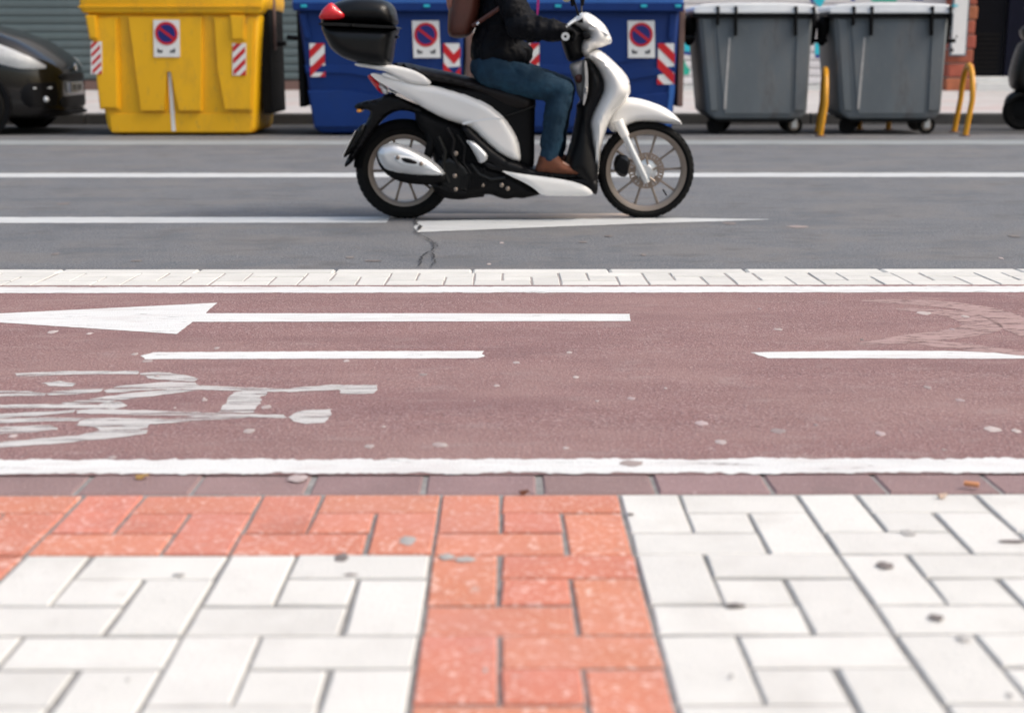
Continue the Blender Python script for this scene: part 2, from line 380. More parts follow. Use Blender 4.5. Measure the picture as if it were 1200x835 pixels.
# edging stones between tiles and bike lane
em = [block_mesh('edging_stone', .197 - .006, yE - YS0 - .009, .05, 'edge_stone', .004, .001) for _ in range(5)]
for k in range(-20, 22):
    X = walk(565, 566).x + k * .197 + random.uniform(-.003, .003)
    o = link('edging_stone', em[k % 5], WALK, (X, (yE + YS0) / 2 + .0045, wz((yE + YS0) / 2) - .001 + random.uniform(-.001, .001))); o.rotation_euler = (TILT, 0, random.uniform(-.004, .004))
# white strip of tiles by the road and the kerb stones
for i in range(-14, 15):
    lay(KERB, i, 0, yK1, 'cream_paver')
km = [block_mesh('kerb_stone', .494, .10, .20, 'cream_paver', .006, .001) for _ in range(3)]
for k in range(-16, 17):
    o = link('kerb_stone', km[k % 3], KERB, (k * .5 + .13, yK1 + .052, wz(yK1 + .05) - .001)); o.rotation_euler = (TILT, 0, 0)
# far kerb
fm = [block_mesh('kerb_stone', .985, .16, .2, 'far_kerb', .012, .002) for _ in range(3)]
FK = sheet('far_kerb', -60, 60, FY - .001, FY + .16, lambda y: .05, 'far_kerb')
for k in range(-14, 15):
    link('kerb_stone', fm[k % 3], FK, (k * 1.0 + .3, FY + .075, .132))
# ------------------------------------------------ markings
def paint(name, px, m, surf, parent, dz=.001, jit=0, ends=None):
    P = [surf(u, v) for u, v in px]; P = [Vector((p.x, p.y)) for p in P]
    if jit:
        P = resample(P, .015); P = [p + Vector((random.uniform(-jit, jit), random.uniform(-jit, jit) * 1.0)) for p in P]
    bm = NB(); vs = [bm.verts.new((p.x, p.y, (0 if surf is road else wz(p.y)) + dz)) for p in P]
    f = bm.faces.new(vs); bmesh.ops.triangulate(bm, faces=[f])
    return build(name, bm, m, parent)
def ribbon(name, x0, x1, ya, yb, m, surf, parent, dz=.001, jit=.004, st=.02, sc=9):
    bm = NB(); A = None; n = int((x1 - x0) / st)
    for i in range(n + 1):
        x = x0 + (x1 - x0) * i / n
        e0 = ya + jit * (noise.noise(Vector((x * sc, 1.3, 0))) + .8 * noise.noise(Vector((x * sc * 4, 5.3, 0))) + random.uniform(-.35, .35)); e1 = yb + jit * (noise.noise(Vector((x * sc, 9.3, 0))) + .8 * noise.noise(Vector((x * sc * 4, 3.3, 0))) + random.uniform(-.35, .35))
        z = (lambda y: dz) if surf is road else (lambda y: wz(y) + dz)
        B = [bm.verts.new((x, e0, z(e0))), bm.verts.new((x, e1, z(e1)))]
        if A: bm.faces.new((A[0], B[0], B[1], A[1]))
        A = B
    return build(name, bm, m, parent)
ribbon('painted_line', -4, 4, walk(600, 554.5).y, walk(600, 538).y, 'paint', walk, BIKE, jit=.010, st=.008, sc=12)
ribbon('painted_line', -6, 6, walk(600, 343).y, walk(600, 336).y, 'paint', walk, BIKE, jit=.008, st=.012, sc=12)
paint('painted_arrow', [(-94, 372), (0, 367.5), (255, 355), (246, 362), (241, 367.3), (500, 367.3), (738, 368), (739, 376.3), (500, 376.8), (226, 377.3), (207, 391.5), (0, 378)], 'paint', walk, BIKE, jit=.0012)
paint('painted_dash', [(165, 417), (180, 413), (380, 411.8), (567, 411.5), (565, 415), (569, 417), (560, 420), (380, 420.5), (170, 421)], 'paint', walk, BIKE, jit=.0022)
paint('painted_dash', [(880, 413), (1000, 411), (1120, 411.5), (1165, 413.5), (1190, 416.5), (1240, 418), (1240, 420), (1150, 420.5), (1000, 420), (900, 420)], 'paint', walk, BIKE, jit=.0022)
paint('painted_dash', [(1600, 412), (2000, 411.5), (2000, 420), (1600, 420.5)], 'paint', walk, BIKE, jit=.002)
bikepic = [
 [(17, 438), (80, 435.5), (160, 435.5), (162, 438), (80, 438.5), (20, 441)],
 [(165, 438), (185, 436), (215, 440), (232, 444), (228, 447), (200, 446), (175, 443)],
 [(51, 449), (70, 447), (87, 450), (85, 453), (60, 452)],
 [(-60, 462), (0, 459), (30, 459), (53, 461), (52, 463), (0, 464.5), (-60, 467)],
 [(56, 460.5), (90, 457), (120, 456), (118, 459), (80, 462), (57, 463)],
 [(122, 458), (140, 453), (170, 450), (200, 448), (228, 449), (235, 452.5), (310, 455.5), (340, 456), (360, 454), (390, 451.5), (440, 452), (442, 457), (437, 461), (400, 461.5), (398, 456.5), (380, 457), (340, 458.8), (300, 458), (235, 456.3), (200, 455.2), (160, 457.5), (125, 460.3)],
 [(70, 473), (110, 467.5), (150, 461.5), (200, 457), (232, 457.5), (200, 461), (160, 466), (120, 471), (85, 473.5)],
 [(-80, 477), (0, 475), (60, 474.3), (115, 475), (125, 471.5), (140, 471), (148, 475), (135, 479), (115, 478), (70, 478), (0, 477.5), (-80, 480)],
 [(-80, 489), (0, 486), (30, 484), (88, 481), (86, 483), (40, 487), (0, 490), (-80, 496)],
 [(-60, 497), (0, 492), (40, 490), (100, 490.5), (88, 493), (30, 494), (0, 495.5), (-60, 501)],
 [(90, 481), (110, 480), (170, 481.5), (230, 483.5), (262, 485), (330, 487), (337, 489.5), (262, 487.5), (200, 486.5), (130, 485), (92, 484)],
 [(338, 489), (350, 483), (360, 481), (387, 480), (386, 485), (381, 495), (360, 496), (345, 493)],
 [(257, 483), (266, 472), (275, 460), (285, 458.8), (312, 460), (309, 463), (302, 465), (305, 469), (303, 474), (297, 477), (296, 483.6), (280, 483.6)],
 [(100, 491), (130, 490), (160, 491.5), (200, 490.6), (230, 488.5), (262, 488), (300, 488.3), (268, 490.8), (220, 493), (190, 496), (175, 497), (172, 501), (160, 503), (119, 503.5), (110, 500), (90, 498)],
 [(-60, 527), (0, 519), (40, 515), (90, 511), (118, 505.5), (160, 504.5), (174, 504), (170, 508), (150, 511), (110, 515), (60, 520), (0, 524), (-60, 532)],
 [(-50, 505), (0, 501), (30, 500), (60, 499), (68, 503), (40, 506), (0, 508), (-50, 512)]]
def fatten(q, du=1.6, dv=.55):
    A = sum(q[i][0] * q[(i + 1) % len(q)][1] - q[(i + 1) % len(q)][0] * q[i][1] for i in range(len(q))); sg = 1 if A > 0 else -1; out = []
    for i in range(len(q)):
        a, b = Vector(q[i - 1]), Vector(q[(i + 1) % len(q)]); t = (b - a); t = Vector((t.x, t.y * 4)).normalized() if t.length else Vector((1, 0)); n_ = Vector((t.y, -t.x)) * sg
        out.append((q[i][0] + n_.x * du, q[i][1] + n_.y * dv))
    return out
for q in bikepic: paint('bicycle_pictogram', fatten(q), 'paint_worn', walk, BIKE, jit=.0032)
M['scuff'] = mat('dusty_scuff', (.33, .225, .215), .85, var=.1, world=True, stretch=(.5, 1.3, 1), wear=(42, .50, .66))
M['scuff_dark'] = mat('tyre_rubber_mark', (.19, .112, .114), .85, var=.1, world=True, stretch=(.5, 1.3, 1), wear=(30, .42, .58))
def arc(px, wpx, m, name):
    P = [walk(u, v) for u, v in px]; Q = []
    for i in range(len(P) - 1):
        p0, p1, p2, p3 = P[max(i - 1, 0)], P[i], P[i + 1], P[min(i + 2, len(P) - 1)]
        for k in range(8): t = k / 8; Q.append(.5 * ((2 * p1) + (p2 - p0) * t + (2 * p0 - 5 * p1 + 4 * p2 - p3) * t * t + (3 * p1 - p0 - 3 * p2 + p3) * t ** 3))
    bm = NB(); A = None
    for i, p in enumerate(Q):
        t = (Q[min(i + 1, len(Q) - 1)] - Q[max(i - 1, 0)]).normalized(); n_ = Vector((-t.y, t.x, 0)) * wpx * min(1, 4 * i / len(Q) + .2, 4 * (1 - i / len(Q)) + .1)
        B = [bm.verts.new((q.x, q.y, wz(q.y) + .0007)) for q in (p + n_, p - n_)]
        if A: bm.faces.new((A[0], B[0], B[1], A[1]))
        A = B
    build(name, bm, m, BIKE)
arc([(1010, 352), (1100, 356), (1160, 366), (1200, 385), (1215, 400)], .06, 'scuff', 'tyre_mark')
arc([(1050, 362), (1120, 368), (1150, 384), (1080, 396), (1000, 404)], .055, 'scuff', 'tyre_mark')
arc([(1075, 402), (1120, 405), (1165, 411), (1215, 416)], .045, 'scuff', 'tyre_mark')
# road lines
ribbon('painted_line', -14, 14, road(600, 207.8).y, road(600, 202.8).y, 'paint_road', road, ROAD, dz=.0015, jit=.012)
ribbon('painted_line', -12, road(455, 258).x, road(300, 261.3).y, road(300, 254.5).y, 'paint_road', road, ROAD, dz=.0015, jit=.008)
ribbon('painted_line', road(455, 258).x, road(745, 258).x, road(600, 256).y, road(600, 250.5).y, 'paint_tan', road, ROAD, dz=.0015, jit=.008)  # tan stretch of the road line, beneath the scooter
paint('painted_taper', [(485, 268), (490, 259.6), (600, 257.6), (745, 256.3), (800, 256), (905, 257.6), (840, 260), (745, 262.8), (640, 266.6), (560, 270), (490, 272.6)], 'paint_road', road, ROAD, dz=.003, jit=.006)
M['gutter'] = mat('gutter_concrete', (.24, .265, .275), .85, var=.12, scale=2, world=True, bump=.5, bscale=60)
ribbon('gutter_strip', -30, 30, road(600, 169.5).y, road(600, 164.5).y, 'gutter', road, ROAD, dz=.0015, jit=.02, st=.1)
M['kerb_shade'] = mat('kerb_shade', (.045, .045, .048), .9, var=.3, scale=3, world=True)
ribbon('shade_strip', -30, 30, road(600, 158).y, FY - .003, 'kerb_shade', road, ROAD, dz=.0015, jit=.04, st=.1, sc=3)  # shade below the bins and far kerb, painted on as a dark strip
# crack
def crack(px, w0=.006, surf=road, parent=None, dz=.008, m='crack'):
    P = [surf(u, v) for u, v in px]; P = [Vector((p.x, p.y)) for p in P]; Q = []
    for a, b in zip(P, P[1:]):
        n = max(2, int((b - a).length / .02))
        for k in range(n): Q.append(a.lerp(b, k / n) + Vector((random.uniform(-.007, .007), random.uniform(-.012, .012))))
    bm = NB(); A = None
    for i, p in enumerate(Q):
        t = (Q[min(i + 1, len(Q) - 1)] - Q[max(i - 1, 0)]).normalized(); nn = Vector((-t.y, t.x)) * w0 * .5 * random.uniform(.25, 1.3)
        z = dz if surf is road else wz(p.y) + dz
        B = [bm.verts.new((p.x + nn.x, p.y + nn.y, z)), bm.verts.new((p.x - nn.x, p.y - nn.y, z))]
        if A: bm.faces.new((A[0], B[0], B[1], A[1]))
        A = B
    return build('crack', bm, m, parent)
crack([(489, 255), (486, 262), (492, 266), (487, 273), (495, 277), (507, 285), (508, 290), (507, 296), (500, 298), (494, 302), (493, 308), (490, 314)], .009, parent=ROAD)
crack([(490, 268), (494, 266), (489, 272)], .010, parent=ROAD)
crack([(507, 296), (508, 303), (509, 310), (505, 314)], .007, parent=ROAD)
crack([(494, 302), (503, 303), (508, 303)], .005, parent=ROAD)
crack([(507, 285), (512, 286), (512, 292)], .005, parent=ROAD)
# spots: trodden gum, chips, stains
def spot(u, v, wpx, hpx, m, surf=walk, parent=None, dz=.0025, name='gum_spot', th=.0002):
    wpx *= .85; hpx *= .85; p = surf(u, v); a = surf(u - wpx / 2, v); b = surf(u + wpx / 2, v); rx = (b - a).length / 2; c = surf(u, v - hpx / 2); d = surf(u, v + hpx / 2); ry = (c - d).length / 2
    bm = NB(); n = 14; ph = random.uniform(0, 6)
    z = p.z if surf is road else wz(p.y)
    def ringv(f, zz): return [bm.verts.new((p.x + rx * f * math.cos(2 * math.pi * k / n) * (1 + .16 * math.sin(3 * k + ph) * f), p.y + ry * f * math.sin(2 * math.pi * k / n) * (1 + .16 * math.cos(2 * k + ph)), zz)) for k in range(n)]
    A = ringv(1, z + dz - .0005); B = ringv(.8, z + dz + th); bm.faces.new(B)
    for k in range(n): bm.faces.new((A[k], A[(k + 1) % n], B[(k + 1) % n], B[k]))
    return build(name, bm, m, parent, True)
for (u, v, w, h, m) in [(433, 523, 14, 5, 'gum_light'), (292, 505, 16, 6, 'gum_light'), (845, 518, 17, 6, 'gum_light'), (822, 496, 18, 6, 'gum'), (1163, 503, 22, 7, 'gum_light'), (1191, 505, 12, 5, 'gum_light'), (1032, 508, 14, 6, 'gum'),
    (912, 505, 22, 6, 'gum'), (740, 467, 12, 4, 'gum'), (1125, 469, 12, 4, 'gum'), (1087, 454, 10, 4, 'gum'), (158, 415, 9, 3, 'gum_light'), (254, 408, 7, 3, 'gum_light'), (62, 389, 14, 4, 'gum_light'), (105, 391, 9, 2.5, 'gum_light'), (173, 423, 14, 4, 'gum'), (406, 423, 9, 3, 'gum_light'),
    (496, 439, 12, 3, 'gum'), (582, 452, 9, 2.5, 'gum_light'), (605, 425, 10, 3, 'gum_light'), (675, 442, 9, 3, 'gum_light'), (184, 441, 8, 3, 'gum'), (240, 469, 8, 3, 'gum_light'), (239, 467, 4, 2, 'gum_light'), (15, 511, 12, 4, 'gum_light'), (132, 536, 12, 3, 'gum_light'), (205, 478, 4, 2, 'gum_light'), (312, 477, 14, 5, 'gum_light'), (515, 521, 20, 6, 'gum'),
    (520, 522, 12, 4, 'gum_light'), (1083, 367, 20, 4, 'gum_light'), (1131, 371, 10, 3, 'gum_light'), (1116, 386, 7, 2.5, 'gum'), (912, 386, 12, 3, 'gum'), (667, 413, 8, 2.5, 'gum_light'), (890, 362, 5, 2, 'gum'), (1010, 398, 5, 2, 'gum_dark'), (556, 470, 3, 2, 'gum_light'), (663, 525, 9, 3, 'gum_light'), (1106, 527, 7, 2.5, 'gum'), (956, 498, 7, 3, 'gum'), (700, 470, 6, 2, 'gum_light'), (780, 455, 5, 2, 'gum_light'), (450, 500, 6, 2, 'gum_light')]:
    spot(u, v, w, h, m, parent=BIKE, dz=.0013)
spot(740, 543.5, 34, 8, 'gum', parent=BIKE, dz=.0022); spot(349, 561, 28, 9, 'gum_light', parent=WALK, dz=.0022)
for (u, v, w, h, m) in [(400, 654, 19, 12, 'gum_dark'), (478, 634, 23, 12, 'gum_light'), (545, 656, 28, 7, 'gum_light'), (524, 653, 22, 8, 'gum'), (1037, 663, 25, 9, 'gum_dark'), (1097, 724, 22, 8, 'gum_dark'), (861, 710, 30, 6, 'gum_dark'), (1064, 625, 20, 8, 'gum_light'), (1186, 635, 38, 4, 'gum_dark'), (1129, 749, 20, 8, 'gum'), (411, 674, 20, 3, 'gum_dark'), (569, 786, 6, 5, 'gum'), (1183, 815, 8, 6, 'gum'), (210, 674, 18, 3, 'gum'), (739, 603, 10, 3, 'gum_dark'), (857, 792, 6, 4, 'gum_light'), (150, 797, 5, 3, 'gum')]:
    spot(u, v, w, h, {'gum': 'gum_grey', 'gum_light': 'gum_grey'}.get(m, m), parent=WALK, dz=.0022)
for (u, v, w, h, m) in [(160, 306, 16, 2, 'gum_dark'), (410, 302, 12, 2.5, 'gum_dark'), (437, 306, 24, 2, 'gum_dark'), (65, 298, 10, 3, 'gum_dark'), (75, 239, 16, 3, 'gum_dark'), (1188, 277, 14, 3, 'gum_dark'), (754, 299, 8, 3, 'gum_dark'), (588, 285, 6, 2, 'gum_light'), (1173, 303, 6, 2, 'gum_light'), (683, 284, 12, 2, 'gum_dark'), (713, 277, 12, 2, 'gum_dark'), (855, 262, 20, 3, 'gum_dark'), (935, 266, 30, 3, 'gum'), (573, 310, 6, 2, 'gum_light')]:
    spot(u, v, w, h, m, surf=road, parent=ROAD, dz=.0032, name='road_stain', th=.0002)
# ground litter
p = walk(1139, 573); bm = NB(); tube(bm, [(p.x - .012, p.y + .006, p.z + .009), (p.x + .010, p.y - .004, p.z + .009)], .0045, 10)
bt = build('cigarette_butt', bm, 'butt', None, True, origin=(p.x, p.y, p.z)); tag(bt, 'orange cigarette butt lying at the edge of the white tiles by the mauve edging stones', 'cigarette butt')
def scrap(u, v, s, m, label, cat, name):
    p = walk(u, v); bm = NB(); n = 9
    vs = [bm.verts.new((p.x + s * math.cos(2 * math.pi * k / n) * (1.3 + .3 * math.sin(k * 2.3)), p.y + s * .7 * math.sin(2 * math.pi * k / n), p.z + .004 + .004 * math.sin(k * 1.7))) for k in range(n)]
    f = bm.faces.new(vs); r = bmesh.ops.extrude_face_region(bm, geom=[f]); bmesh.ops.translate(bm, verts=[g for g in r['geom'] if isinstance(g, bmesh.types.BMVert)], vec=(0, 0, .0015))
    tag(build(name, bm, m, None, True, origin=(p.x, p.y, p.z)), label, cat)
scrap(166, 561, .010, 'leaf', 'small curled dry leaf on the mauve edging stones left of the orange tiles', 'leaf', 'dry_leaf')
scrap(1104, 584, .007, 'scrap', 'small beige paper scrap on the white tiles below the edging stones', 'litter', 'paper_scrap')
scrap(614, 580, .007, 'boot', 'tiny rust coloured leaf scrap at the top edge of the orange tiles', 'leaf', 'leaf_scrap')
# =============================================== FACADE
def wx(u): return at(u, 60, WY).x
def wzv(v, Y=WY): return at(600, v, Y).z
B0 = empty('shopfront_building', (0, WY, fz(WY)), label='shop building across the street with grey shutter, brick pier and dark doorway', cat='building')
def wbox(name, x0, x1, z0, z1, y0, y1, m, parent=B0, ch=0):
    bm = NB(); box(bm, (x0, WY + y0, z0), (x1, WY + y1, z1), ch); return build(name, bm, m, parent)
zb = fz(WY) - .02; ZT = 4.2
wbox('wall', -13, 14, zb, ZT, .30, .6, 'plaster')
wbox('wall', wx(430), wx(615), zb, 3.1, .0, .29, 'plaster')
wbox('lintel', -13, 14, 3.1, 3.6, -.03, .29, 'plaster')
wbox('plinth', -13, wx(430) - .01, zb, wzv(95), .02, .28, 'plinth')
wbox('sill', wx(615) + .01, wx(1108), zb, wzv(100), .0, .27, 'marble')
def shutter(x0, x1, z0, z1, m, label):
    root = empty('roller_shutter', ((x0 + x1) / 2, WY + .15, z0), label=label, cat='shutter')
    bm = NB(); w = x1 - x0; pr = [(0, 0), (-.012, .008), (-.020, .035), (-.020, .085), (-.012, .112), (0, .118), (.01, .118), (.01, 0)]
    a = [bm.verts.new((-w / 2, y, z)) for y, z in pr]; b = [bm.verts.new((w / 2, y, z)) for y, z in pr]; n = len(pr)
    for i in range(n): bm.faces.new((a[i], a[(i + 1) % n], b[(i + 1) % n], b[i]))
    bm.faces.new(a); bm.faces.new(b[::-1]); bmesh.ops.recalc_face_normals(bm, faces=bm.faces)
    me = bpy.data.meshes.new('slat'); bm.to_mesh(me); bm.free(); me.materials.append(M[m])
    for k in range(int((z1 - z0) / .125)): link('slat', me, root, (0, 0, k * .125 + .005))
    for x in (-w / 2, w / 2):
        g = NB(); box(g, (root.location.x + x - .04, WY + .10, z0), (root.location.x + x + .04, WY + .2, z1)); build('guide_rail', g, m, root)
    bm = NB(); box(bm, (x0, WY + .17, z0), (x1, WY + .18, z1)); build('backing', bm, 'dull_black', root)
    return root
shutter(-12.5, wx(428), wzv(95) + .005, 3.1, 'shutter', 'grey green roller shutter behind the yellow and left blue containers')
WS = shutter(wx(617), wx(1106), wzv(100) + .005, 3.1, 'white_shutter', 'white roller shutter with cyan and green spray paint behind the grey bins')
def spray(px, m):
    P = [at(u, v, WY + .125) for u, v in px]; bm = NB(); vs = [bm.verts.new((q.x, WY + .127, q.z)) for q in P]; vb = [bm.verts.new((q.x, WY + .131, q.z)) for q in P]
    bm.faces.new(vs); bm.faces.new(vb[::-1])
    for i in range(len(P)): bm.faces.new((vs[i], vb[i], vb[(i + 1) % len(P)], vs[(i + 1) % len(P)]))
    build('graffiti', bm, m, WS)
spray([(796, 49), (803, 49), (812, 52), (816, 56), (814, 61), (800, 60), (796, 58)], 'cyan')
spray([(796, 60), (813, 61.3), (809, 65), (796, 63)], 'deep_blue')
spray([(796, 66), (802, 70), (805, 78), (809, 82), (807, 88), (796, 88)], 'green')
spray([(951, -12), (968, -14), (967, 0), (962, 9), (957, 6), (953, 0)], 'cyan'); spray([(945, -14), (950.5, -12), (953, 1), (955, 6), (950, 2)], 'deep_blue')
spray([(955, 51), (964, 51), (964, 64), (955, 64)], 'cyan'); spray([(955, 64.2), (964, 64.2), (962, 68), (956, 68)], 'deep_blue')
spray([(1015, -20), (1060, -22), (1050, 2), (1022, 2)], 'green'); spray([(998, -12), (1003, -12), (1002, 2), (997, 1)], 'deep_blue')
spray([(1066, -14), (1084, -15), (1082, 1), (1068, 0)], 'deep_blue'); spray([(966, 52), (976, 54), (978, 80), (974, 100), (967, 96)], 'green')
# brick pier, door, step
PX0, PX1 = wx(1108), wx(1138)
br = block_mesh('brick', PX1 - PX0 - .01, .30, .10, 'brick', .008, .003)
br = bpy.data.meshes.new('brick'); bm = NB(); box(bm, (-(PX1 - PX0) / 2, -.17, 0), ((PX1 - PX0) / 2, .12, .205), .022); bm.to_mesh(br); bm.free(); br.materials.append(M['brick'])
pier_z = zb
k = 0
while pier_z < 3.0:
    o = link('brick', br, B0, ((PX0 + PX1) / 2 + (.012 if k % 2 else -.012), 0, pier_z - B0.location.z)); pier_z += .222; k += 1
wbox('mortar', PX0 + .03, PX1 - .03, zb, 3.1, -.13, .12, 'plaster')
wbox('door_step', PX1 + .02, wx(1290), zb, wzv(97), -.30, .28, 'marble', ch=.012); wbox('door_step', PX1 + .02, wx(1290), wzv(97) + .003, wzv(90), -.12, .28, 'marble', ch=.01)
wbox('door', PX1 + .02, wx(1180), wzv(90) + .006, 3.08, .14, .2, 'door'); wbox('door', wx(1180) + .02, wx(1230), wzv(90) + .006, 3.08, .10, .16, 'dark_blue_door')
wbox('door', wx(1230) + .02, wx(1290), wzv(90) + .006, 3.08, .14, .2, 'door')
for k in range(9):
    wbox('door_louvre', wx(1142), wx(1174), wzv(86 - k * 5.5), wzv(83 - k * 5.5), .125, .139, 'dull_black')
wbox('wall', wx(1290) + .01, 14, zb, 3.09, -.02, .29, 'plaster')
# wall panel with pale face
pn = empty('notice_panel', (wx(1117), WY - .25, wzv(66)), label='tall pale notice panel with dark frame on the brick pier', cat='panel')
bm = NB(); box(bm, (wx(1107), WY - .26, wzv(66)), (wx(1126.5), WY - .20, wzv(-20)), .008); build('frame', bm, 'panel_blue', pn)
bm = NB(); box(bm, (wx(1108.5), WY - .268, wzv(64)), (wx(1124.5), WY - .262, wzv(-18)), .002); build('face', bm, 'white_print', pn)
for (u, v, r) in [(1115, 59, 2.6), (1114, 40, 1.6), (1121, 43, 1.2)]:
    a = at(u, v, WY - .27); bm = NB(); lathe_y(bm, a, [(.0001, -.006), (r / 73, -.005), (r / 73, .0), (.0001, 0)], 12, False); build('knob', bm, 'black_print', pn)
bm = NB(); a = at(1120, 8, WY - .27); box(bm, (a.x - .05, WY - .274, a.z), (a.x + .03, WY - .269, a.z + .03)); build('print_mark', bm, 'cyan', pn)
# =============================================== CONTAINERS
YBF = road(200, 159).y     # front plane of the containers
def stickers(root, Y, sign, reds):
    """no-parking plate and striped reflectors"""
    u0, v0, u1, v1 = sign; cx, cy = (u0 + u1) / 2, v0 + (u1 - u0) * .52
    s = plate('parking_sign', [(u0, v0), (u1, v0), (u1 + .5, v1), (u0 + .5, v1)], Y, -.008, -.002, 'white_print', root)
    c = at(cx, cy, Y); r = (at(u1, cy, Y) - at(u0, cy, Y)).length / 2 * .88
    bm = NB(); lathe_y(bm, (c.x, Y, c.z), [(r * .78, -.011), (r, -.011), (r, -.008), (r * .78, -.008)], 40); build('red_ring', bm, 'red_print', s)
    bm = NB(); lathe_y(bm, (c.x, Y, c.z), [(.0005, -.0105), (r * .79, -.0105), (r * .79, -.008), (.0005, -.008)], 40); build('blue_disc', bm, 'blue_print', s)
    bm = NB(); d = Vector((.80, 0, -.60)); w = Vector((.60, 0, .80)) * r * .11
    q = [bm.verts.new(Vector((c.x, Y - .0125, c.z)) + x) for x in (d * -r * .82 - w, d * r * .82 - w, d * r * .82 + w, d * -r * .82 + w)]
    f = bm.faces.new(q); ex = bmesh.ops.extrude_face_region(bm, geom=[f]); bmesh.ops.translate(bm, verts=[g for g in ex['geom'] if isinstance(g, bmesh.types.BMVert)], vec=(0, .002, 0)); build('red_bar', bm, 'red_print', s)
    for k in (-1, 1):                                   # two little pictograms
        m0 = cx + k * (u1 - u0) * .24; mv = v1 - (v1 - v0) * .16
        bm = NB()
        for (a, b, c2, d2) in [(-3, -1, 3, 1.2), (-3.2 if k < 0 else 1, -3, -1.2 if k < 0 else 3, -1), (-2.2, 1.4, -.8, 2.4), (.8, 1.4, 2.2, 2.4)]:
            A = at(m0 + a, mv + b, Y); Bq = at(m0 + c2, mv + d2, Y); box(bm, (A.x, Y - .0105, Bq.z), (Bq.x, Y - .0081, A.z))
        build('pictogram', bm, 'black_print', s)
    for (u0, v0, u1, v1, dr) in reds:
        s = plate('reflective_sticker', [(u0, v0), (u1, v0), (u1, v1), (u0, v1)], Y, -.006, -.001, 'white_print', root)
        A = at(u0, v0, Y); Bq = at(u1, v1, Y); w = Bq.x - A.x; h = A.z - Bq.z; st = w * .95
        k = -3
        while k * st * .9 < h + 2 * w:
            base = k * st * .95; k += 1
            segs = [(0, w, dr)] if dr in (1, -1) else [(0, w / 2, -1), (w / 2, w, 1)]
            for (xa, xb, dd) in segs:
                def zz(x): return base + (x if dd == 1 else (w - x)) * .95 if len(segs) == 1 else base + (abs(x - w / 2)) * 1.1
                pl = [(xa, zz(xa)), (xb, zz(xb)), (xb, zz(xb) + st * .45), (xa, zz(xa) + st * .45)]
                # clip z to 0..h
                def clip(P, lim, keep):
                    o_ = []
                    for i in range(len(P)):
                        a, b = P[i], P[(i + 1) % len(P)]; ia, ib = keep(a[1]), keep(b[1])
                        if ia: o_.append(a)
                        if ia != ib: t = (lim - a[1]) / (b[1] - a[1]); o_.append((a[0] + (b[0] - a[0]) * t, lim))
                    return o_
                pl = clip(pl, 0, lambda z: z >= 0)
                if len(pl) > 2: pl = clip(pl, h, lambda z: z <= h)
                if len(pl) < 3: continue
                bm = NB(); f1 = [bm.verts.new((A.x + x, Y - .009, Bq.z + z)) for x, z in pl]; f2 = [bm.verts.new((A.x + x, Y - .0065, Bq.z + z)) for x, z in pl]
                try:
                    bm.faces.new(f1); bm.faces.new(f2[::-1])
                    for i in range(len(pl)): bm.faces.new((f1[i], f2[i], f2[(i + 1) % len(pl)], f1[(i + 1) % len(pl)]))
                except ValueError: pass
                build('red_stripe', bm, 'red_print', s)
def taper_box(name, px_f, Yf, depth, m, parent, back=1.0, ch=.03, y0=0, mid=None):
    """body: front outline at Yf, straight back by depth (back shrinks nothing)"""
    P = [at(u, v, Yf) for u, v in px_f]; cx = sum(p.x for p in P) / len(P); bm = NB()
    a = [bm.verts.new((p.x, Yf + y0, p.z)) for p in P]; b = [bm.verts.new((cx + (p.x - cx) * back, Yf + depth, p.z)) for p in P]; n = len(P)
    bm.faces.new(a); bm.faces.new(b[::-1])
    for i in range(n): bm.faces.new((a[i], b[i], b[(i + 1) % n], a[(i + 1) % n]))
    bmesh.ops.recalc_face_normals(bm, faces=bm.faces)
    if ch: bmesh.ops.bevel(bm, geom=list(bm.edges), offset=ch, segments=3, affect='EDGES', profile=.5)
    return build(name, bm, m, parent, True, angle=35)
def caster(root, u, v, Y, r=.10, brake=False):
    c = road(u, 157); X = at(u, 150, Y).x
    bm = NB(); lathe_y(bm, (X, Y, r), [(r * .6, -.022), (r * .95, -.022), (r, -.01), (r, .01), (r * .95, .022), (r * .6, .022)], 24); w = build('caster_wheel', bm, 'rubber', root, True)
    bm = NB(); lathe_y(bm, (X, Y, r), [(.0005, -.018), (r * .6, -.018), (r * .6, .018), (.0005, .018)], 20, False); build('hub', bm, 'dull_black' if not brake else 'alu', w, True)
    bm = NB()
    for s in (-1, 1): box(bm, (X - .03, Y + s * .03 - .004, r * .7), (X + .03, Y + s * .03 + .004, r * 2.25), .003)
    box(bm, (X - .05, Y - .045, r * 2.2), (X + .05, Y + .045, r * 2.45), .004); build('caster_fork', bm, 'dull_black' if not brake else 'silver', w)
# ---- yellow container
p0 = at(205, 158, YBF); Yc = YBF
YB = empty('yellow_container', (p0.x, Yc + .6, 0), label='large yellow recycling container with no-parking sticker beside the dark car', cat='recycling container')
taper_box('body', [(100, 14), (305, 14), (298, 154), (292, 157), (130, 157), (125, 150)], Yc, 1.25, 'yellow', YB, ch=.05)
def relief(name, px, m, parent, Y, d=.035, ch=.022): return plate(name, px, Y, -d, .02, m, parent, ch)
relief('panel', [(105, 20), (139, 20), (141, 128), (118, 128), (111, 60)], 'yellow', YB, Yc, .05)
relief('panel', [(151, 20), (238, 20), (237, 130), (210, 130), (202, 83), (195.5, 83), (195, 130), (166, 130), (160, 80)], 'yellow', YB, Yc, .05, .009)
relief('panel', [(250, 20), (300, 20), (297, 130), (263, 130), (256, 80)], 'yellow', YB, Yc, .05)
relief('slit', [(197, 84), (200.5, 84), (206.5, 154), (201.5, 154)], 'white_print', YB, Yc, .016, .002)
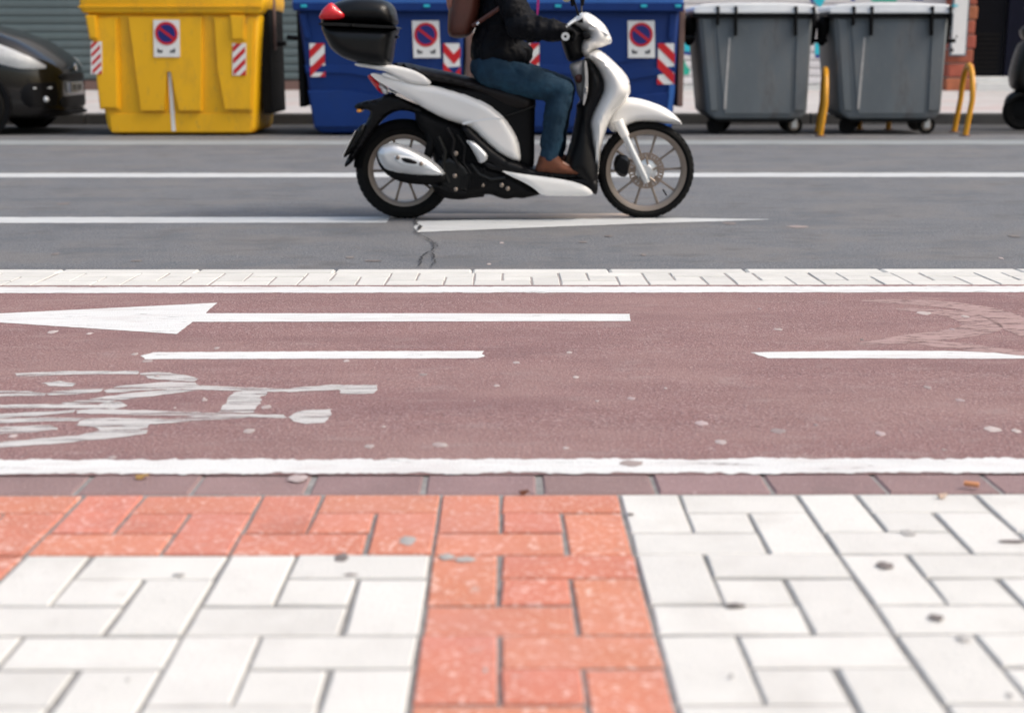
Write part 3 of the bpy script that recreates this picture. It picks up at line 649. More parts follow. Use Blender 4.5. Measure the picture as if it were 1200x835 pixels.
relief('bracket', [(101, 18), (114, 18), (116, 46), (106, 46)], 'yellow', YB, Yc - .03, .05, .015); relief('bracket', [(270, 18), (288, 18), (288, 47), (272, 47)], 'yellow', YB, Yc - .03, .05, .015)
relief('skirt', [(128, 133), (296, 133), (294, 155), (131, 155)], 'yellow', YB, Yc, .014, .008)
stickers(YB, Yc - .052, (180, 23.5, 210.5, 67), [(106.5, 49, 119.5, 87, 1), (272.5, 51, 288.5, 88.5, 1)])
taper_box('lid', [(93, 13), (92, 2), (96, -18), (120, -34), (290, -34), (308, -18), (310, 5), (305, 17), (98, 16)], Yc - .06, 1.40, 'yellow', YB, ch=.035)
plate('lid_ridge', [(94, 7), (308, 7), (308, 9.5), (94, 9.5)], Yc, -.075, -.02, 'yellow', YB, .004)
for s, u in ((1, 306),):
    q = at(u, 80, Yc); bm = NB(); box(bm, (q.x - .035, Yc + .22, .22), (q.x + .035 + (.03 if s > 0 else 0), Yc + 1.18, 1.33), .012); build('side_plate', bm, 'dull_black', YB)
    bm = NB(); box(bm, (q.x + s * .05 - .03, Yc + .5, .9), (q.x + s * .05 + .03, Yc + .62, 1.6), .01); build('lift_arm', bm, 'plinth', YB)
    bm = NB(); tube(bm, [(q.x, Yc + .65, .97), (q.x + s * .18, Yc + .65, .97)], .025); build('lift_pin', bm, 'black', YB, True)
for u in (145, 160, 285, 300): caster(YB, u, 158, Yc + .12 if u in (145, 285) else Yc + 1.05, .07)
# ---- blue containers (authored for the right one)
def blue(label, du, chevron):
    X0 = at(700, 158, YBF).x; root = empty('blue_container', (X0, YBF + .6, 0), label=label, cat='recycling container', group='blue recycling containers')
    Y = YBF
    taper_box('body', [(601, 8), (797, 8), (788, 151), (780, 156), (624, 156), (616, 150)], Y, 1.25, 'blue', root, ch=.04)
    relief('panel', [(608, 76), (664, 76), (700, 82), (740, 82), (793, 76), (792, 86), (740, 93), (700, 93), (660, 86), (609, 86)], 'blue', root, Y, .02, .014)
    relief('panel', [(611, 106), (660, 106), (700, 113), (740, 113), (791, 107), (786, 150), (617, 150)], 'blue', root, Y, .03, .018)
    relief('panel', [(655, 20), (760, 20), (756, 70), (735, 74), (700, 74), (664, 68)], 'blue', root, Y, .012, .01)
    relief('rib', [(784, 16), (792, 16), (788, 46), (782, 46)], 'blue', root, Y, .035, .014); relief('rib', [(603, 16), (612, 16), (617, 46), (609, 46)], 'blue', root, Y, .035, .014)
    relief('edge_rib', [(784, 100), (791, 100), (785, 148), (778, 148)], 'blue_lid', root, Y, .036, .012)
    stickers(root, Y - .016, (735.5, 24.5, 767, 68), [])
    stickers_only = [(614.5, 51, 632, 90, 1), (771, 51, 790, 99, 0 if chevron else -1)]
    for s in stickers_only:
        fake = s
        reflectors(root, Y - .012, [fake])
    taper_box('lid', [(596, 11), (596, 0), (604, -24), (630, -36), (770, -36), (794, -24), (802, 0), (801, 13)], Y - .06, 1.40, 'blue_lid', root, ch=.03)
    plate('lid_lip', [(597, 4), (801, 4), (800, 14), (598, 13)], Y, -.085, -.02, 'blue', root, .01)
    for u in (607, 650, 750, 790): plate('hinge_bolt', [(u, 6), (u + 7, 6), (u + 7, 9), (u, 9)], Y, -.098, -.08, 'cyan', root, .002)
    for s, u in ((1, 799), (-1, 602)):
        q = at(u, 80, Y); bm = NB(); box(bm, (q.x - .03, Y + .10, .30), (q.x + .035, Y + 1.18, 1.33), .012); build('side_plate', bm, 'plinth' if s > 0 else 'dull_black', root)
        bm = NB(); tube(bm, [(q.x, Y + .3, 1.02), (q.x + s * .17, Y + .3, 1.04)], .025); build('lift_pin', bm, 'black', root, True)
    for u in (640, 655, 765, 780): caster(root, u, 158, Y + .12 if u in (640, 765) else Y + 1.05, .07)
    return root
def reflectors(root, Y, lst):
    for s in lst: _refl(root, Y, *s)
def _refl(root, Y, u0, v0, u1, v1, dr):
    n0 = len(bpy.data.objects)
    # reuse the sticker maker without the sign
    s = plate('reflective_sticker', [(u0, v0), (u1, v0), (u1, v1), (u0, v1)], Y, -.006, -.001, 'white_print', root)
    A = at(u0, v0, Y); Bq = at(u1, v1, Y); w = Bq.x - A.x; h = A.z - Bq.z; st = w * 1.15; k = -3
    while k * st < h + w:
        base = k * st; k += 1
        segs = [(0., w * .62), (w * .62, w)] if dr == 0 else [(0., w)]
        for xa, xb in segs:
            zf = (lambda x: base + abs(x - w * .62) * 1.1) if dr == 0 else ((lambda x: base + x * .95) if dr == 1 else (lambda x: base + (w - x) * .95))
            pl = [(xa, zf(xa)), (xb, zf(xb)), (xb, zf(xb) + st * .5), (xa, zf(xa) + st * .5)]
            for lim, sg in ((0, 1), (h, -1)):
                o_ = []
                for i in range(len(pl)):
                    a, b = pl[i], pl[(i + 1) % len(pl)]; ia, ib = (a[1] - lim) * sg >= 0, (b[1] - lim) * sg >= 0
                    if ia: o_.append(a)
                    if ia != ib: t = (lim - a[1]) / (b[1] - a[1]); o_.append((a[0] + (b[0] - a[0]) * t, lim))
                pl = o_
                if len(pl) < 3: break
            if len(pl) < 3: continue
            bm = NB(); f1 = [bm.verts.new((A.x + x, Y - .009, Bq.z + z)) for x, z in pl]; f2 = [bm.verts.new((A.x + x, Y - .0065, Bq.z + z)) for x, z in pl]
            bm.faces.new(f1); bm.faces.new(f2[::-1])
            for i in range(len(pl)): bm.faces.new((f1[i], f2[i], f2[(i + 1) % len(pl)], f1[(i + 1) % len(pl)]))
            build('red_stripe', bm, 'red_print', s)
b2 = blue('blue recycling container in front of which the scooter front wheel passes, nearest the grey bins', 0, False)
b1 = blue('blue recycling container behind the scooter top case, next to the yellow container', 0, True)
b1.location.x += at(450, 100, YBF).x - at(700, 100, YBF).x
# ---- grey wheeled bins
YG = YBF + .12
def grey(label):
    X0 = at(885, 158, YG).x; root = empty('grey_bin', (X0, YG + .5, 0), label=label, cat='wheeled bin', group='grey wheeled bins')
    Y = YG
    taper_box('body', [(818, 17), (953, 17), (946, 132), (938, 140), (838, 140), (828, 132)], Y, .95, 'grey_bin', root, ch=.035)
    relief('panel', [(838, 26), (929, 26), (926, 134), (848, 134)], 'grey_bin', root, Y, .014, .010)
    relief('rib', [(822, 22), (834, 22), (841, 130), (832, 130)], 'grey_bin', root, Y, .02, .010); relief('rib', [(933, 22), (949, 22), (943, 130), (930, 130)], 'grey_bin', root, Y, .02, .010)
    plate('scratch_strip', [(853.5, 44), (856, 44), (850.5, 128), (847.5, 128)], Y, -.018, -.010, 'grey_panel', root, .002)
    taper_box('rim', [(812, 16), (957, 16), (957, 21), (812, 21)], Y - .05, 1.06, 'black', root, ch=.012)
    # curved lid
    P = [(812, 15), (813, 9), (822, 5), (860, 3.5), (910, 3.5), (950, 5), (957, 9), (958, 15)]
    taper_box('lid', P, Y - .06, 1.06, 'grey_lid', root, ch=.02)
    plate('lid_lip', [(812, 12.5), (958, 12.5), (957, 16), (813, 16)], Y, -.085, -.05, 'grey_lid', root, .006)
    for u in (840, 861, 931, 952):
        plate('hinge', [(u - 1.6, 8), (u + 1.6, 8), (u + 1.4, 17), (u + 1.2, 42 if u in (861, 931) else 30), (u - 1.2, 42 if u in (861, 931) else 30), (u - 1.4, 17)], Y, -.10, -.02 if u > 0 else 0, 'dull_black', root, .003)
    q = at(815, 30, Y)
    for s, xx in ((-1, at(818, 30, Y).x), (1, at(953, 30, Y).x)):
        bm = NB(); capsule(bm, (xx + s * .04, Y + .30, 1.18), (xx + s * .05, Y + .34, 1.02), .10, .075, (.7, 1, 1)); build('trunnion', bm, 'dull_black', root, True)
        bm = NB(); tube(bm, [(xx, Y + .3, 1.0), (xx + s * .16, Y + .28, 1.0)], .022); build('lift_pin', bm, 'dull_black', root, True)
    plate('underframe', [(838, 138), (934, 138), (930, 143), (842, 143)], Y, .03, .8, 'dull_black', root)
    for (u, dy, b) in ((838, .16, False), (930, .16, True), (846, .82, False), (922, .82, False)): caster(root, u, 158, Y + dy, .095, b)
    return root
g1 = grey('grey wheeled bin with pale lid standing next to the blue container'); g1.rotation_euler.z = 0
g2 = copy_tree(g1); g2['label'] = 'grey wheeled bin with pale lid between the two yellow hoops, beside the brick pier'
g2.location.x += at(1044, 80, YG).x - at(885, 80, YG).x; g2.rotation_euler.z = R(-1.5)
# ---- yellow hoops
def hoop(a, b, h, label, lean=0):
    A = road(*a); B_ = road(*b); root = empty('yellow_hoop', ((A.x + B_.x) / 2, (A.y + B_.y) / 2, 0), label=label, cat='bollard', group='yellow steel hoops at the kerb')
    pts = [A.copy()]; r = (B_ - A).length / 2; mid = (A + B_) / 2; d = (B_ - A) / 2
    for k in range(0, 13): th = math.pi * k / 12; pts.append(mid - d * math.cos(th) + UPZ * (h - r + r * math.sin(th)) + Vector((lean, 0, 0)))
    pts.append(B_); bm = NB(); tube(bm, pts, .030, 14); build('tube', bm, 'yellow_metal', root, True)
    for q in (A, B_): bm = NB(); lathe = tube(bm, [q, q + UPZ * .012], .06, 16); build('base_plate', bm, 'plinth', root, True)
hoop((961, 160), (957.5, 155.5), .70, 'yellow steel hoop between the two grey bins', .04)
hoop((1131, 159.5), (1118, 155), .74, 'yellow steel hoop right of the grey bins near the dark doorway', .05)
hoop((1007, 152.5), (1041, 152.5), .70, 'yellow steel hoop mostly hidden behind the right grey bin')
# =============================================== CAR
def make_car():
    Yc = 15.95; xn = at(101, 100, Yc + .45).x
    root = empty('parked_car', (xn - 2, Yc, 0), label='dark parked hatchback with its nose beside the yellow container', cat='car')
    # stations: x, half width, z bottom, z belt, half width of top, z top
    st = [(0, .28, .24, .64, .22, .68), (-.02, .42, .21, .67, .34, .71), (-.06, .56, .20, .70, .45, .755), (-.13, .68, .19, .74, .54, .81), (-.23, .765, .18, .79, .60, .885), (-.42, .825, .18, .85, .64, 1.0), (-.7, .855, .19, .90, .66, 1.10), (-1.05, .87, .19, .95, .68, 1.19),
          (-1.3, .87, .19, .98, .67, 1.27), (-1.7, .87, .19, .98, .60, 1.42), (-2.1, .87, .19, .94, .57, 1.47), (-2.8, .87, .19, .95, .57, 1.48), (-3.4, .86, .19, .97, .56, 1.44), (-3.8, .84, .20, .98, .55, 1.25), (-4.0, .80, .24, .95, .60, 1.02), (-4.1, .70, .3, .8, .55, .86)]
    def sec(s):
        x, w, zb_, zs, wt, zt = s
        half = [(0, zb_), (w * .86, zb_), (w * .97, zb_ + .08), (w, zb_ + .22), (w * 1.0, (zb_ + zs) / 2 + .05), (w * .985, zs - .08), (w * .94, zs), (wt + (w * .94 - wt) * .45, zs + (zt - zs) * .62), (wt, zt - .01), (wt * .6, zt + .012), (0, zt + .02)]
        return half
    def lerp_st(x):
        for a, b in zip(st, st[1:]):
            if b[0] <= x <= a[0]:
                t = (x - a[0]) / (b[0] - a[0]); return tuple(p + (q - p) * t for p, q in zip(a, b))
        return st[0] if x > 0 else st[-1]
    bm = NB(); rings = []
    for s in st:
        h = sec(s); pts = [(xn + s[0], Yc - y, z) for y, z in h] + [(xn + s[0], Yc + y, z) for y, z in h[1:-1]][::-1]
        rings.append([bm.verts.new(p) for p in pts])
    n = len(rings[0])
    for a, b in zip(rings, rings[1:]):
        for k in range(n): bm.faces.new((a[k], a[(k + 1) % n], b[(k + 1) % n], b[k]))
    bm.faces.new(rings[0]); bm.faces.new(rings[-1][::-1])
    bmesh.ops.recalc_face_normals(bm, faces=bm.faces)
    bmesh.ops.subdivide_edges(bm, edges=list(bm.edges), cuts=1, use_grid_fill=True, smooth=.25)
    build('body', bm, 'car', root, True, angle=60)
    def patch(name, x0, x1, t0, t1, m, off, side=-1, nx=14, nt_=8, shape=None):
        bm = NB(); G = []
        for i in range(nx + 1):
            x = x0 + (x1 - x0) * i / nx; h = sec(lerp_st(x)); row = []
            lo, hi = (t0, t1) if shape is None else shape(i / nx)
            for j in range(nt_ + 1):
                t = lo + (hi - lo) * j / nt_; k = min(int(t), len(h) - 2); f = t - k; y = h[k][0] + (h[k + 1][0] - h[k][0]) * f; z = h[k][1] + (h[k + 1][1] - h[k][1]) * f
                ww = off * (1 - abs(2 * i / nx - 1) ** 4) * (1 - abs(2 * j / nt_ - 1) ** 4) + (.022 if name == 'headlight' else .004)
                row.append(bm.verts.new((xn + x + ww * .6, Yc + side * (y + ww), z + ww * .8)))
            G.append(row)
        for a, b in zip(G, G[1:]):
            for j in range(nt_): bm.faces.new((a[j], a[j + 1], b[j + 1], b[j]))
        r = bmesh.ops.solidify(bm, geom=bm.faces[:], thickness=.012)
        build(name, bm, m, root, True)
    def nx_(y):
        y = abs(y)
        for a, b in zip(st, st[1:]):
            if y <= a[1]: return a[0]
            if y <= b[1]: return a[0] + (b[0] - a[0]) * ((y - a[1]) / (b[1] - a[1])) ** 1.3
        return st[5][0]
    def nose(name, y0, y1, z0, z1, m, off, side=0, n=18):
        bm = NB(); prev = None
        for i in range(n + 1):
            y = y0 + (y1 - y0) * i / n; yy = y * (side or 1); e = min(1, 4 * (1 - abs(2 * i / n - 1)) + .35); zc = (z0 + z1) / 2; hh = (z1 - z0) / 2 * e
            X = xn + nx_(y) + off; row = [bm.verts.new((X - .04, Yc + yy, zc - hh)), bm.verts.new((X, Yc + yy * 1.006, zc - hh + .008)), bm.verts.new((X, Yc + yy * 1.006, zc + hh - .008)), bm.verts.new((X - .04, Yc + yy, zc + hh))]
            if prev:
                for k in range(4): bm.faces.new((prev[k], prev[(k + 1) % 4], row[(k + 1) % 4], row[k]))
            else: bm.faces.new(row)
            prev = row
        bm.faces.new(prev[::-1]); return build(name, bm, m, root, True)
    for sd_ in (-1, 1):
        patch('headlight', -.11, -1.05, 4.6, 6.3, 'lamp_glass', .03, sd_, shape=lambda f: (5.5 - .8 * math.sin(math.pi * f ** .6), 5.9 + 1.3 * f ** .7))
        nose('fog_recess', .50, .80, .30, .56, 'car_dark', .006, sd_)
        patch('side_window', -1.55, -3.6, 6.2, 7.7, 'glass', .004, sd_, shape=lambda f: (6.15, 6.3 + 1.4 * min(1, f * 3)))
        h = sec(lerp_st(-.12)); q = (xn + nx_(.66) - .01, Yc + sd_ * .66, .38)
        bm = NB(); capsule(bm, q, (q[0] + .012, q[1] + sd_ * .008, q[2]), .032, .032); build('fog_lamp', bm, 'lamp_glass', root, True)
        bm = NB(); capsule(bm, (xn + nx_(.75), Yc + sd_ * .75, .50), (xn + nx_(.60) + .006, Yc + sd_ * .60, .50), .012, .012); build('lamp_strip', bm, 'lamp_glass', root, True)
        bm = NB(); capsule(bm, (xn - 1.45, Yc + sd_ * .93, 1.0), (xn - 1.45, Yc + sd_ * 1.02, 1.02), .06, .07); build('mirror', bm, 'car', root, True)
        for x in (-.80, -3.35):
            bm = NB(); Yw = Yc + sd_ * .80
            lathe_y(bm, (xn + x, Yw, .31), [(.20, -.10), (.29, -.10), (.31, -.07), (.31, .07), (.29, .10), (.20, .10)], 36); w = build('wheel', bm, 'rubber', root, True)
            bm = NB(); lathe_y(bm, (xn + x, Yw, .31), [(.0005, sd_ * .06), (.05, sd_ * .085), (.19, sd_ * .075), (.2, sd_ * .09), (.2, 0), (.0005, 0)], 30, False); build('rim', bm, 'alu', w, True)
            bm = NB(); lathe_y(bm, (xn + x, Yc + sd_ * .862, .33), [(.315, -.02), (.365, -.02), (.365, .02), (.315, .02)], 36); build('wheel_arch', bm, 'car_dark', root, True)
    # nose: grille, plate, intake, emblem
    def nb(name, y0, y1, z0, z1, x0, x1, m, par=root, ch=.006):
        bm = NB(); box(bm, (xn + x0, Yc + y0, z0), (xn + x1, Yc + y1, z1), ch); return build(name, bm, m, par, True)
    nose('grille', -.44, .44, .565, .655, 'car_dark', .008); pl = nb('number_plate', -.26, .26, .44, .55, .0, .020, 'white_print', ch=.002)
    nb('blue_band', -.258, -.215, .442, .548, .021, .024, 'blue_lid', pl, 0)
    for k in range(7):
        y = -.19 + k * .058 + (.02 if k > 3 else 0); bm = NB(); z0, z1 = .465, .53
        x = .0212; A = (xn + x)
        box(bm, (A, Yc + y, z0), (A + .002, Yc + y + .010, z1)); box(bm, (A + .0002, Yc + y + .012, z0 if k % 2 else z1 - .012), (A + .0022, Yc + y + .038, z0 + .012 if k % 2 else z1))
        if k % 3: box(bm, (A, Yc + y + .03, z0), (A + .002, Yc + y + .040, z1 - .014))
        build('plate_character', bm, 'black_print', pl)
    nose('lower_intake', -.46, .46, .27, .41, 'car_dark', .008); nose('lip', -.66, .66, .19, .235, 'car_dark', .014)
    bm = NB(); capsule(bm, (xn + .02, Yc, .71), (xn + .028, Yc, .715), .045, .045, (.35, 1, 1)); build('emblem', bm, 'chrome', root, True)
    # bonnet shut line, windscreen
    patch('windscreen', -1.12, -1.68, 8.05, 9.98, 'glass', .002, -1); patch('windscreen', -1.12, -1.68, 8.05, 9.98, 'glass', .002, 1)
make_car()
# =============================================== WHITE SCOOTER
YSC = road(600, 255.2).y
def m2(px): return px / 214.0
SC = empty('scooter', (at(615, 200, YSC).x, YSC, 0), label='white and black scooter with black top case riding along the road', cat='scooter')
def wheel(u, v, r_px, root, front, Y=YSC, m=('rubber', 'alu')):
    q = 1 if front else .885
    c = at(u, v, Y); r = c.z - .0; c.z = r
    w = .046 if front else .052; bm = NB()
    lathe_y(bm, c, [(r * .83 * q, -w * .62), (r * .90 * (1 + q) / 2, -w * .98), (r * .955, -w * .86), (r * .988, -w * .5), (r, 0), (r * .988, w * .5), (r * .955, w * .86), (r * .90 * (1 + q) / 2, w * .98), (r * .83 * q, w * .62)], 96)
    ty = build('tyre', bm, m[0], root, True)
    bm = NB()                                        # tread grooves as slightly proud blocks
    for k in range(44):
        for s in (-1, 1):
            a0 = 2 * math.pi * (k + (0 if s > 0 else .5)) / 44; vs = []
            for (ra, ya, da) in ((.995, .10, 0), (.972, .70, .05), (.972, .70, .10), (.995, .10, .05)):
                a = a0 + da; vs.append((ra * r, s * ya * w, a))
            P = [bm.verts.new(c + Vector((q[0] * math.cos(q[2]), q[1], q[0] * math.sin(q[2])))) for q in vs]
            P2 = [bm.verts.new(c + Vector(((q[0] + .005) * math.cos(q[2]), q[1] * 1.02, (q[0] + .005) * math.sin(q[2])))) for q in vs]
            bm.faces.new(P2)
            for i in range(4): bm.faces.new((P[i], P[(i + 1) % 4], P2[(i + 1) % 4], P2[i]))
    tag(build('tread', bm, m[0], ty), kind='stuff')
    bm = NB(); lathe_y(bm, c, [(r * .735 * q, -.014), (r * .75 * q, -.03), (r * .78 * q, -.034), (r * .842 * q, -.038), (r * .842 * q, .038), (r * .78 * q, .034), (r * .75 * q, .03), (r * .735 * q, .014)], 80)
    rim = build('rim', bm, m[1], root, True)
    for k in range(5):
        a = 2 * math.pi * k / 5 + .35; bm = NB()
        for s in (-1, 1):
            a1 = a + s * .30; A = c + Vector((r * .20 * math.cos(a + s * .3), 0, r * .20 * math.sin(a + s * .3))); Bq = c + Vector((r * .75 * q * math.cos(a1), 0, r * .75 * q * math.sin(a1)))
            tube(bm, [A, A.lerp(Bq, .5), Bq], [.010, .006, .008], 8)
        build('spoke', bm, m[1], rim, True)
    bm = NB(); lathe_y(bm, c, [(.0005, -.055), (r * .10, -.055), (r * .13, -.035), (r * .22, -.03), (r * .22, .03), (r * .13, .045), (.0005, .045)], 32, False); build('hub', bm, 'silver', root, True)
    return c, r
cF, rF = wheel(756.7, 199.3, 55.5, SC, True); cR, rR = wheel(474, 199.3, 55.5, SC, False)
# front brake disc with drilled holes (built as a ring of segments)
bm = NB()
for k in range(30):
    a = 2 * math.pi * k / 30; 
    for (r0, r1, dd) in ((.062, .072, .21), (.088, .097, .21), (.072, .088, .15)):
        vs = []
        for yy in (-.036, -.032):
            for (rr, aa) in ((r0, a), (r1, a), (r1, a + dd), (r0, a + dd)): vs.append(bm.verts.new((cF.x + rr * math.cos(aa), YSC + yy, cF.z + rr * math.sin(aa))))
        for f in ((0, 1, 2, 3), (7, 6, 5, 4), (0, 4, 5, 1), (1, 5, 6, 2), (2, 6, 7, 3), (3, 7, 4, 0)): bm.faces.new([vs[i] for i in f])
build('brake_disc', bm, 'disc', SC)
for k in range(5):
    a = 2 * math.pi * k / 5 + .1; bm = NB(); tube(bm, [(cF.x + .035 * math.cos(a), YSC - .034, cF.z + .035 * math.sin(a)), (cF.x + .075 * math.cos(a + .25), YSC - .034, cF.z + .075 * math.sin(a + .25))], .006, 6); build('disc_carrier', bm, 'alu', SC, True)
inflate('brake_caliper', [(722, 180), (736, 182), (740, 195), (734, 208), (724, 206), (718, 195)], YSC, .05, .02, 'black', SC)
bm = NB(); tube(bm, [at(781, 229, YSC - .02), at(777, 222, YSC - .03)], .004, 8); build('valve', bm, 'rubber', SC, True)
# ---- bodywork: narrow black core, wider panels
inflate('front_fender', [(713, 128), (722, 120), (735, 113.5), (753, 116), (776, 124), (791, 134), (801, 146), (792, 146), (767, 143.5), (747, 143), (735, 147), (729, 153), (718, 156), (710, 146)], YSC, .072, .04, 'white', SC)
for s in (-1, 1):
    Y = YSC + s * .083
    bm = NB(); tube(bm, [at(724, 141, Y), at(727, 148, Y), at(733, 160, Y)], [.027, .028, .024], 16); build('fork_sleeve', bm, 'white', SC, True)
    bm = NB(); tube(bm, [at(728, 150, Y), at(742, 180, Y), at(755, 207, Y), at(758, 214, Y)], [.0195, .019, .0195, .016], 16); build('fork_leg', bm, 'silver', SC, True)
    bm = NB(); tube(bm, [at(757, 207, Y - .012), at(757, 207, Y + .012)], .022, 14); build('axle_clamp', bm, 'silver', SC, True)
bm = NB(); tube(bm, [at(700, 80, YSC), at(712, 110, YSC), at(724, 138, YSC)], .03, 12); build('steering_column', bm, 'black', SC, True)
shield = [(684, 68), (689, 61), (700, 57), (712, 66), (727, 80), (735, 90), (738, 101), (738, 111), (726, 124), (716, 136), (708, 156), (703, 176), (700.5, 206), (697.5, 206), (693, 180), (689.5, 156), (688, 141), (694, 125), (703, 108), (704, 96), (699, 84), (692, 74)]
inflate('front_shield', shield, YSC, .205, .08, 'white', SC, edge=.05)
inner = [(683, 70), (688, 68), (694, 73), (702, 84), (707, 96), (706, 108), (697, 125), (691, 141), (692.5, 156), (696, 180), (700, 206), (699, 218), (697, 226), (690, 221), (680, 213), (670, 205), (660, 200), (664, 186), (671, 162), (677, 130), (676, 124), (682, 118), (685.5, 104), (686, 84)]
inflate('leg_shield', inner, YSC, .19, .10, 'black', SC, edge=.10)
inflate('shield_trim', [(682.5, 72), (685, 70), (687, 86), (687, 104), (684, 118), (681, 124), (682, 110), (684, 92)], YSC, .194, .004, 'grey_panel', SC, edge=.18)
inflate('inner_panel', [(666, 76), (676, 72), (685, 69), (686, 100), (682, 118), (677, 112), (674, 96)], YSC, .10, .05, 'grey_panel', SC, edge=.04)
inflate('glove_latch', [(672, 88), (681, 86), (681, 96), (675, 98)], YSC, .112, .01, 'leather', SC, edge=.10)
inflate('indicator', [(727, 83), (735, 91), (737.5, 101), (736, 106), (731, 96)], YSC, .15, .02, 'clear_lens', SC, edge=.08)
hb = [(662, 31), (667, 25.5), (674, 21), (680, 15), (688, 14.5), (698, 20), (708, 28.5), (713.5, 38), (716.5, 50.5), (707, 55), (696, 58), (691, 64), (687, 68), (682, 66), (678.5, 60), (679.5, 52), (682, 45), (690, 43), (686, 38.5), (680, 36), (674, 31), (668, 30)]
inflate('handlebar_cover', hb, YSC, .13, .07, 'white', SC, edge=.02)
inflate('headlight', [(704, 28), (713, 38), (717, 50), (711, 53.5), (708, 40)], YSC, .09, .03, 'clear_lens', SC, edge=.06)
inflate('switch_housing', [(660, 33), (672, 27), (684, 36), (692, 42), (683, 47), (682, 58), (686, 67), (667, 75), (661, 60), (657, 46)], YSC, .105, .06, 'black', SC, edge=.03)
inflate('cover_vent', [(674.5, 26.5), (681.5, 21.5), (682, 27.5)], YSC, .128, .01, 'black', SC, edge=.12, smooth=0)
inflate('cover_vent', [(681, 36.5), (688, 38.5), (691, 43), (688, 46.5), (682, 45)], YSC, .135, .01, 'black', SC, edge=.13)
for s in (-1, 1):
    a = at(663, 40, YSC); Yn = YSC + s * .34
    bm = NB(); tube(bm, [at(674, 41, YSC + s * .08), at(668, 41, YSC + s * .2), at(662.5, 43, YSC + s * .33)], [.016, .016, .017], 14); g = build('grip', bm, 'rubber', SC, True)
    bm = NB(); e = at(662.5, 43, Yn); lathe_y(bm, (e.x, YSC + s * .345, e.z), [(.007, -.012), (.021, -.012), (.021, .012), (.007, .012)], 20); build('bar_end', bm, 'silver', g, True)
    bm = NB(); tube(bm, [at(674, 24, YSC + s * .14), at(668, 28, YSC + s * .22), at(663, 32, YSC + s * .31)], [.008, .007, .006], 8); build('brake_lever', bm, 'silver', SC, True)
# mirrors
for (s, pts, hd, mm) in ((-1, [(678, 18), (675, 9), (672, -2), (666, -12)], (660, -13), 'case'), (1, [(681, 18), (681.5, 6), (683, -4), (686, -16)], (687, -22), 'case')):
    bm = NB(); q = [at(u, v, YSC + s * (.15 + .03 * i)) for i, (u, v) in enumerate(pts)]; tube(bm, q, [.006, .005, .005, .005], 8); st_ = build('mirror_stem', bm, 'black', SC, True)
    bm = NB(); h = at(*hd, YSC + s * .27); capsule(bm, h + Vector((0, -.04, 0)), h + Vector((0, .04, 0)), .05, .05, (.45, 1, .85)); build('mirror', bm, mm, SC, True)
inflate('mirror_glint', [(659, -3), (667, -2.5), (669, 1), (665, 3), (660, 2)], YSC - .2, .02, .008, 'chrome', SC)
for (u, v) in ((671, 3), (682.5, 3)):
    bm = NB(); q = at(u, v, YSC - .18 if u < 680 else YSC + .18); capsule(bm, q + UPZ * .015, q - UPZ * .01, .013, .010); build('mirror_joint', bm, 'black', SC, True)
# floor, lower panel
inflate('floorboard', [(560, 182), (585, 190), (612, 193), (640, 200), (664, 205), (684, 205), (699, 208), (698, 226), (690, 222), (676, 214), (650, 209), (612, 204), (590, 200), (570, 196)], YSC, .165, .02, 'black', SC, edge=.15)
inflate('lower_fairing', [(585, 196), (608, 200.5), (649, 205.5), (675, 210.5), (690, 218), (694, 226), (660, 226), (634, 225.5), (626, 218), (616, 211.5), (600, 204)], YSC, .176, .03, 'white', SC, edge=.167)
inflate('underbelly', [(560, 186), (590, 196), (604, 203), (618, 213), (636, 226), (622, 229), (612, 231.5), (604, 230), (594, 232.5), (584, 230), (574, 226), (560, 228), (545, 233), (525, 232), (512, 226), (505, 214), (508, 195), (520, 180)], YSC, .15, .05, 'dull_black', SC, edge=.06)
inflate('under_seat', [(500, 96), (550, 100), (600, 106), (624, 112), (627, 118), (626, 160), (626, 199), (612, 196), (590, 192), (570, 184), (556, 172), (548, 155), (540, 146), (520, 138), (498, 127), (480, 118), (470, 105)], YSC, .13, .05, 'dull_black', SC, edge=.06)
inflate('engine', [(486, 124), (520, 137), (545, 146), (556, 158), (572, 172), (584, 186), (570, 200), (560, 226), (535, 230), (518, 226), (508, 214), (512, 196), (508, 176), (498, 158), (488, 146)], YSC + .02, .14, .05, 'dull_black', SC, edge=.05)
for k in range(9):                                  # cooling ribs
    plate('cooling_rib', [(541 + k * 3.2, 205 - k * 1.2), (543 + k * 3.2, 205 - k * 1.2), (541 + k * 3.6, 221 - k * .6), (539 + k * 3.6, 221 - k * .6)], YSC - .10, -.062, -.03, 'black', SC, .002)
for (u, v, r) in ((534, 180, .013), (533, 206, .012), (534, 222, .012), (566, 217, .010), (588, 217, .012), (595, 221, .012)):
    bm = NB(); q = at(u, v, YSC - .155); lathe_y(bm, q, [(.0005, -.008), (r * .6, -.007), (r, -.003), (r, .02), (.0005, .02)], 12, False); build('bolt', bm, 'alu', SC, True)
inflate('side_cover', [(543, 142), (553, 147), (566, 160), (583, 175), (600, 185.5), (612, 189), (626, 196), (625, 202), (600, 203), (585, 198), (572, 190), (560, 180), (548, 163), (540, 152)], YSC, .168, .03, 'black', SC, edge=.12)
inflate('accent_panel', [(546.5, 162), (556, 163), (565, 171), (572.5, 179), (571, 186), (562.5, 189.5), (558, 180), (551, 168)], YSC, .186, .018, 'silver', SC, edge=.172, g=.01, st=.009)
fair = [(436, 87), (439, 85), (452, 88.5), (478, 95), (505, 99), (526, 103.5), (550, 110), (574, 120.5), (591, 134.5), (602, 150), (609, 165), (612.5, 189), (599, 186), (582, 176.5), (565, 161.5), (552, 148.5), (543, 145), (521, 138), (500, 127), (488, 119), (465, 106), (453, 99.5), (444, 94)]
X_a, X_b = at(436, 90, YSC).x, at(560, 90, YSC).x
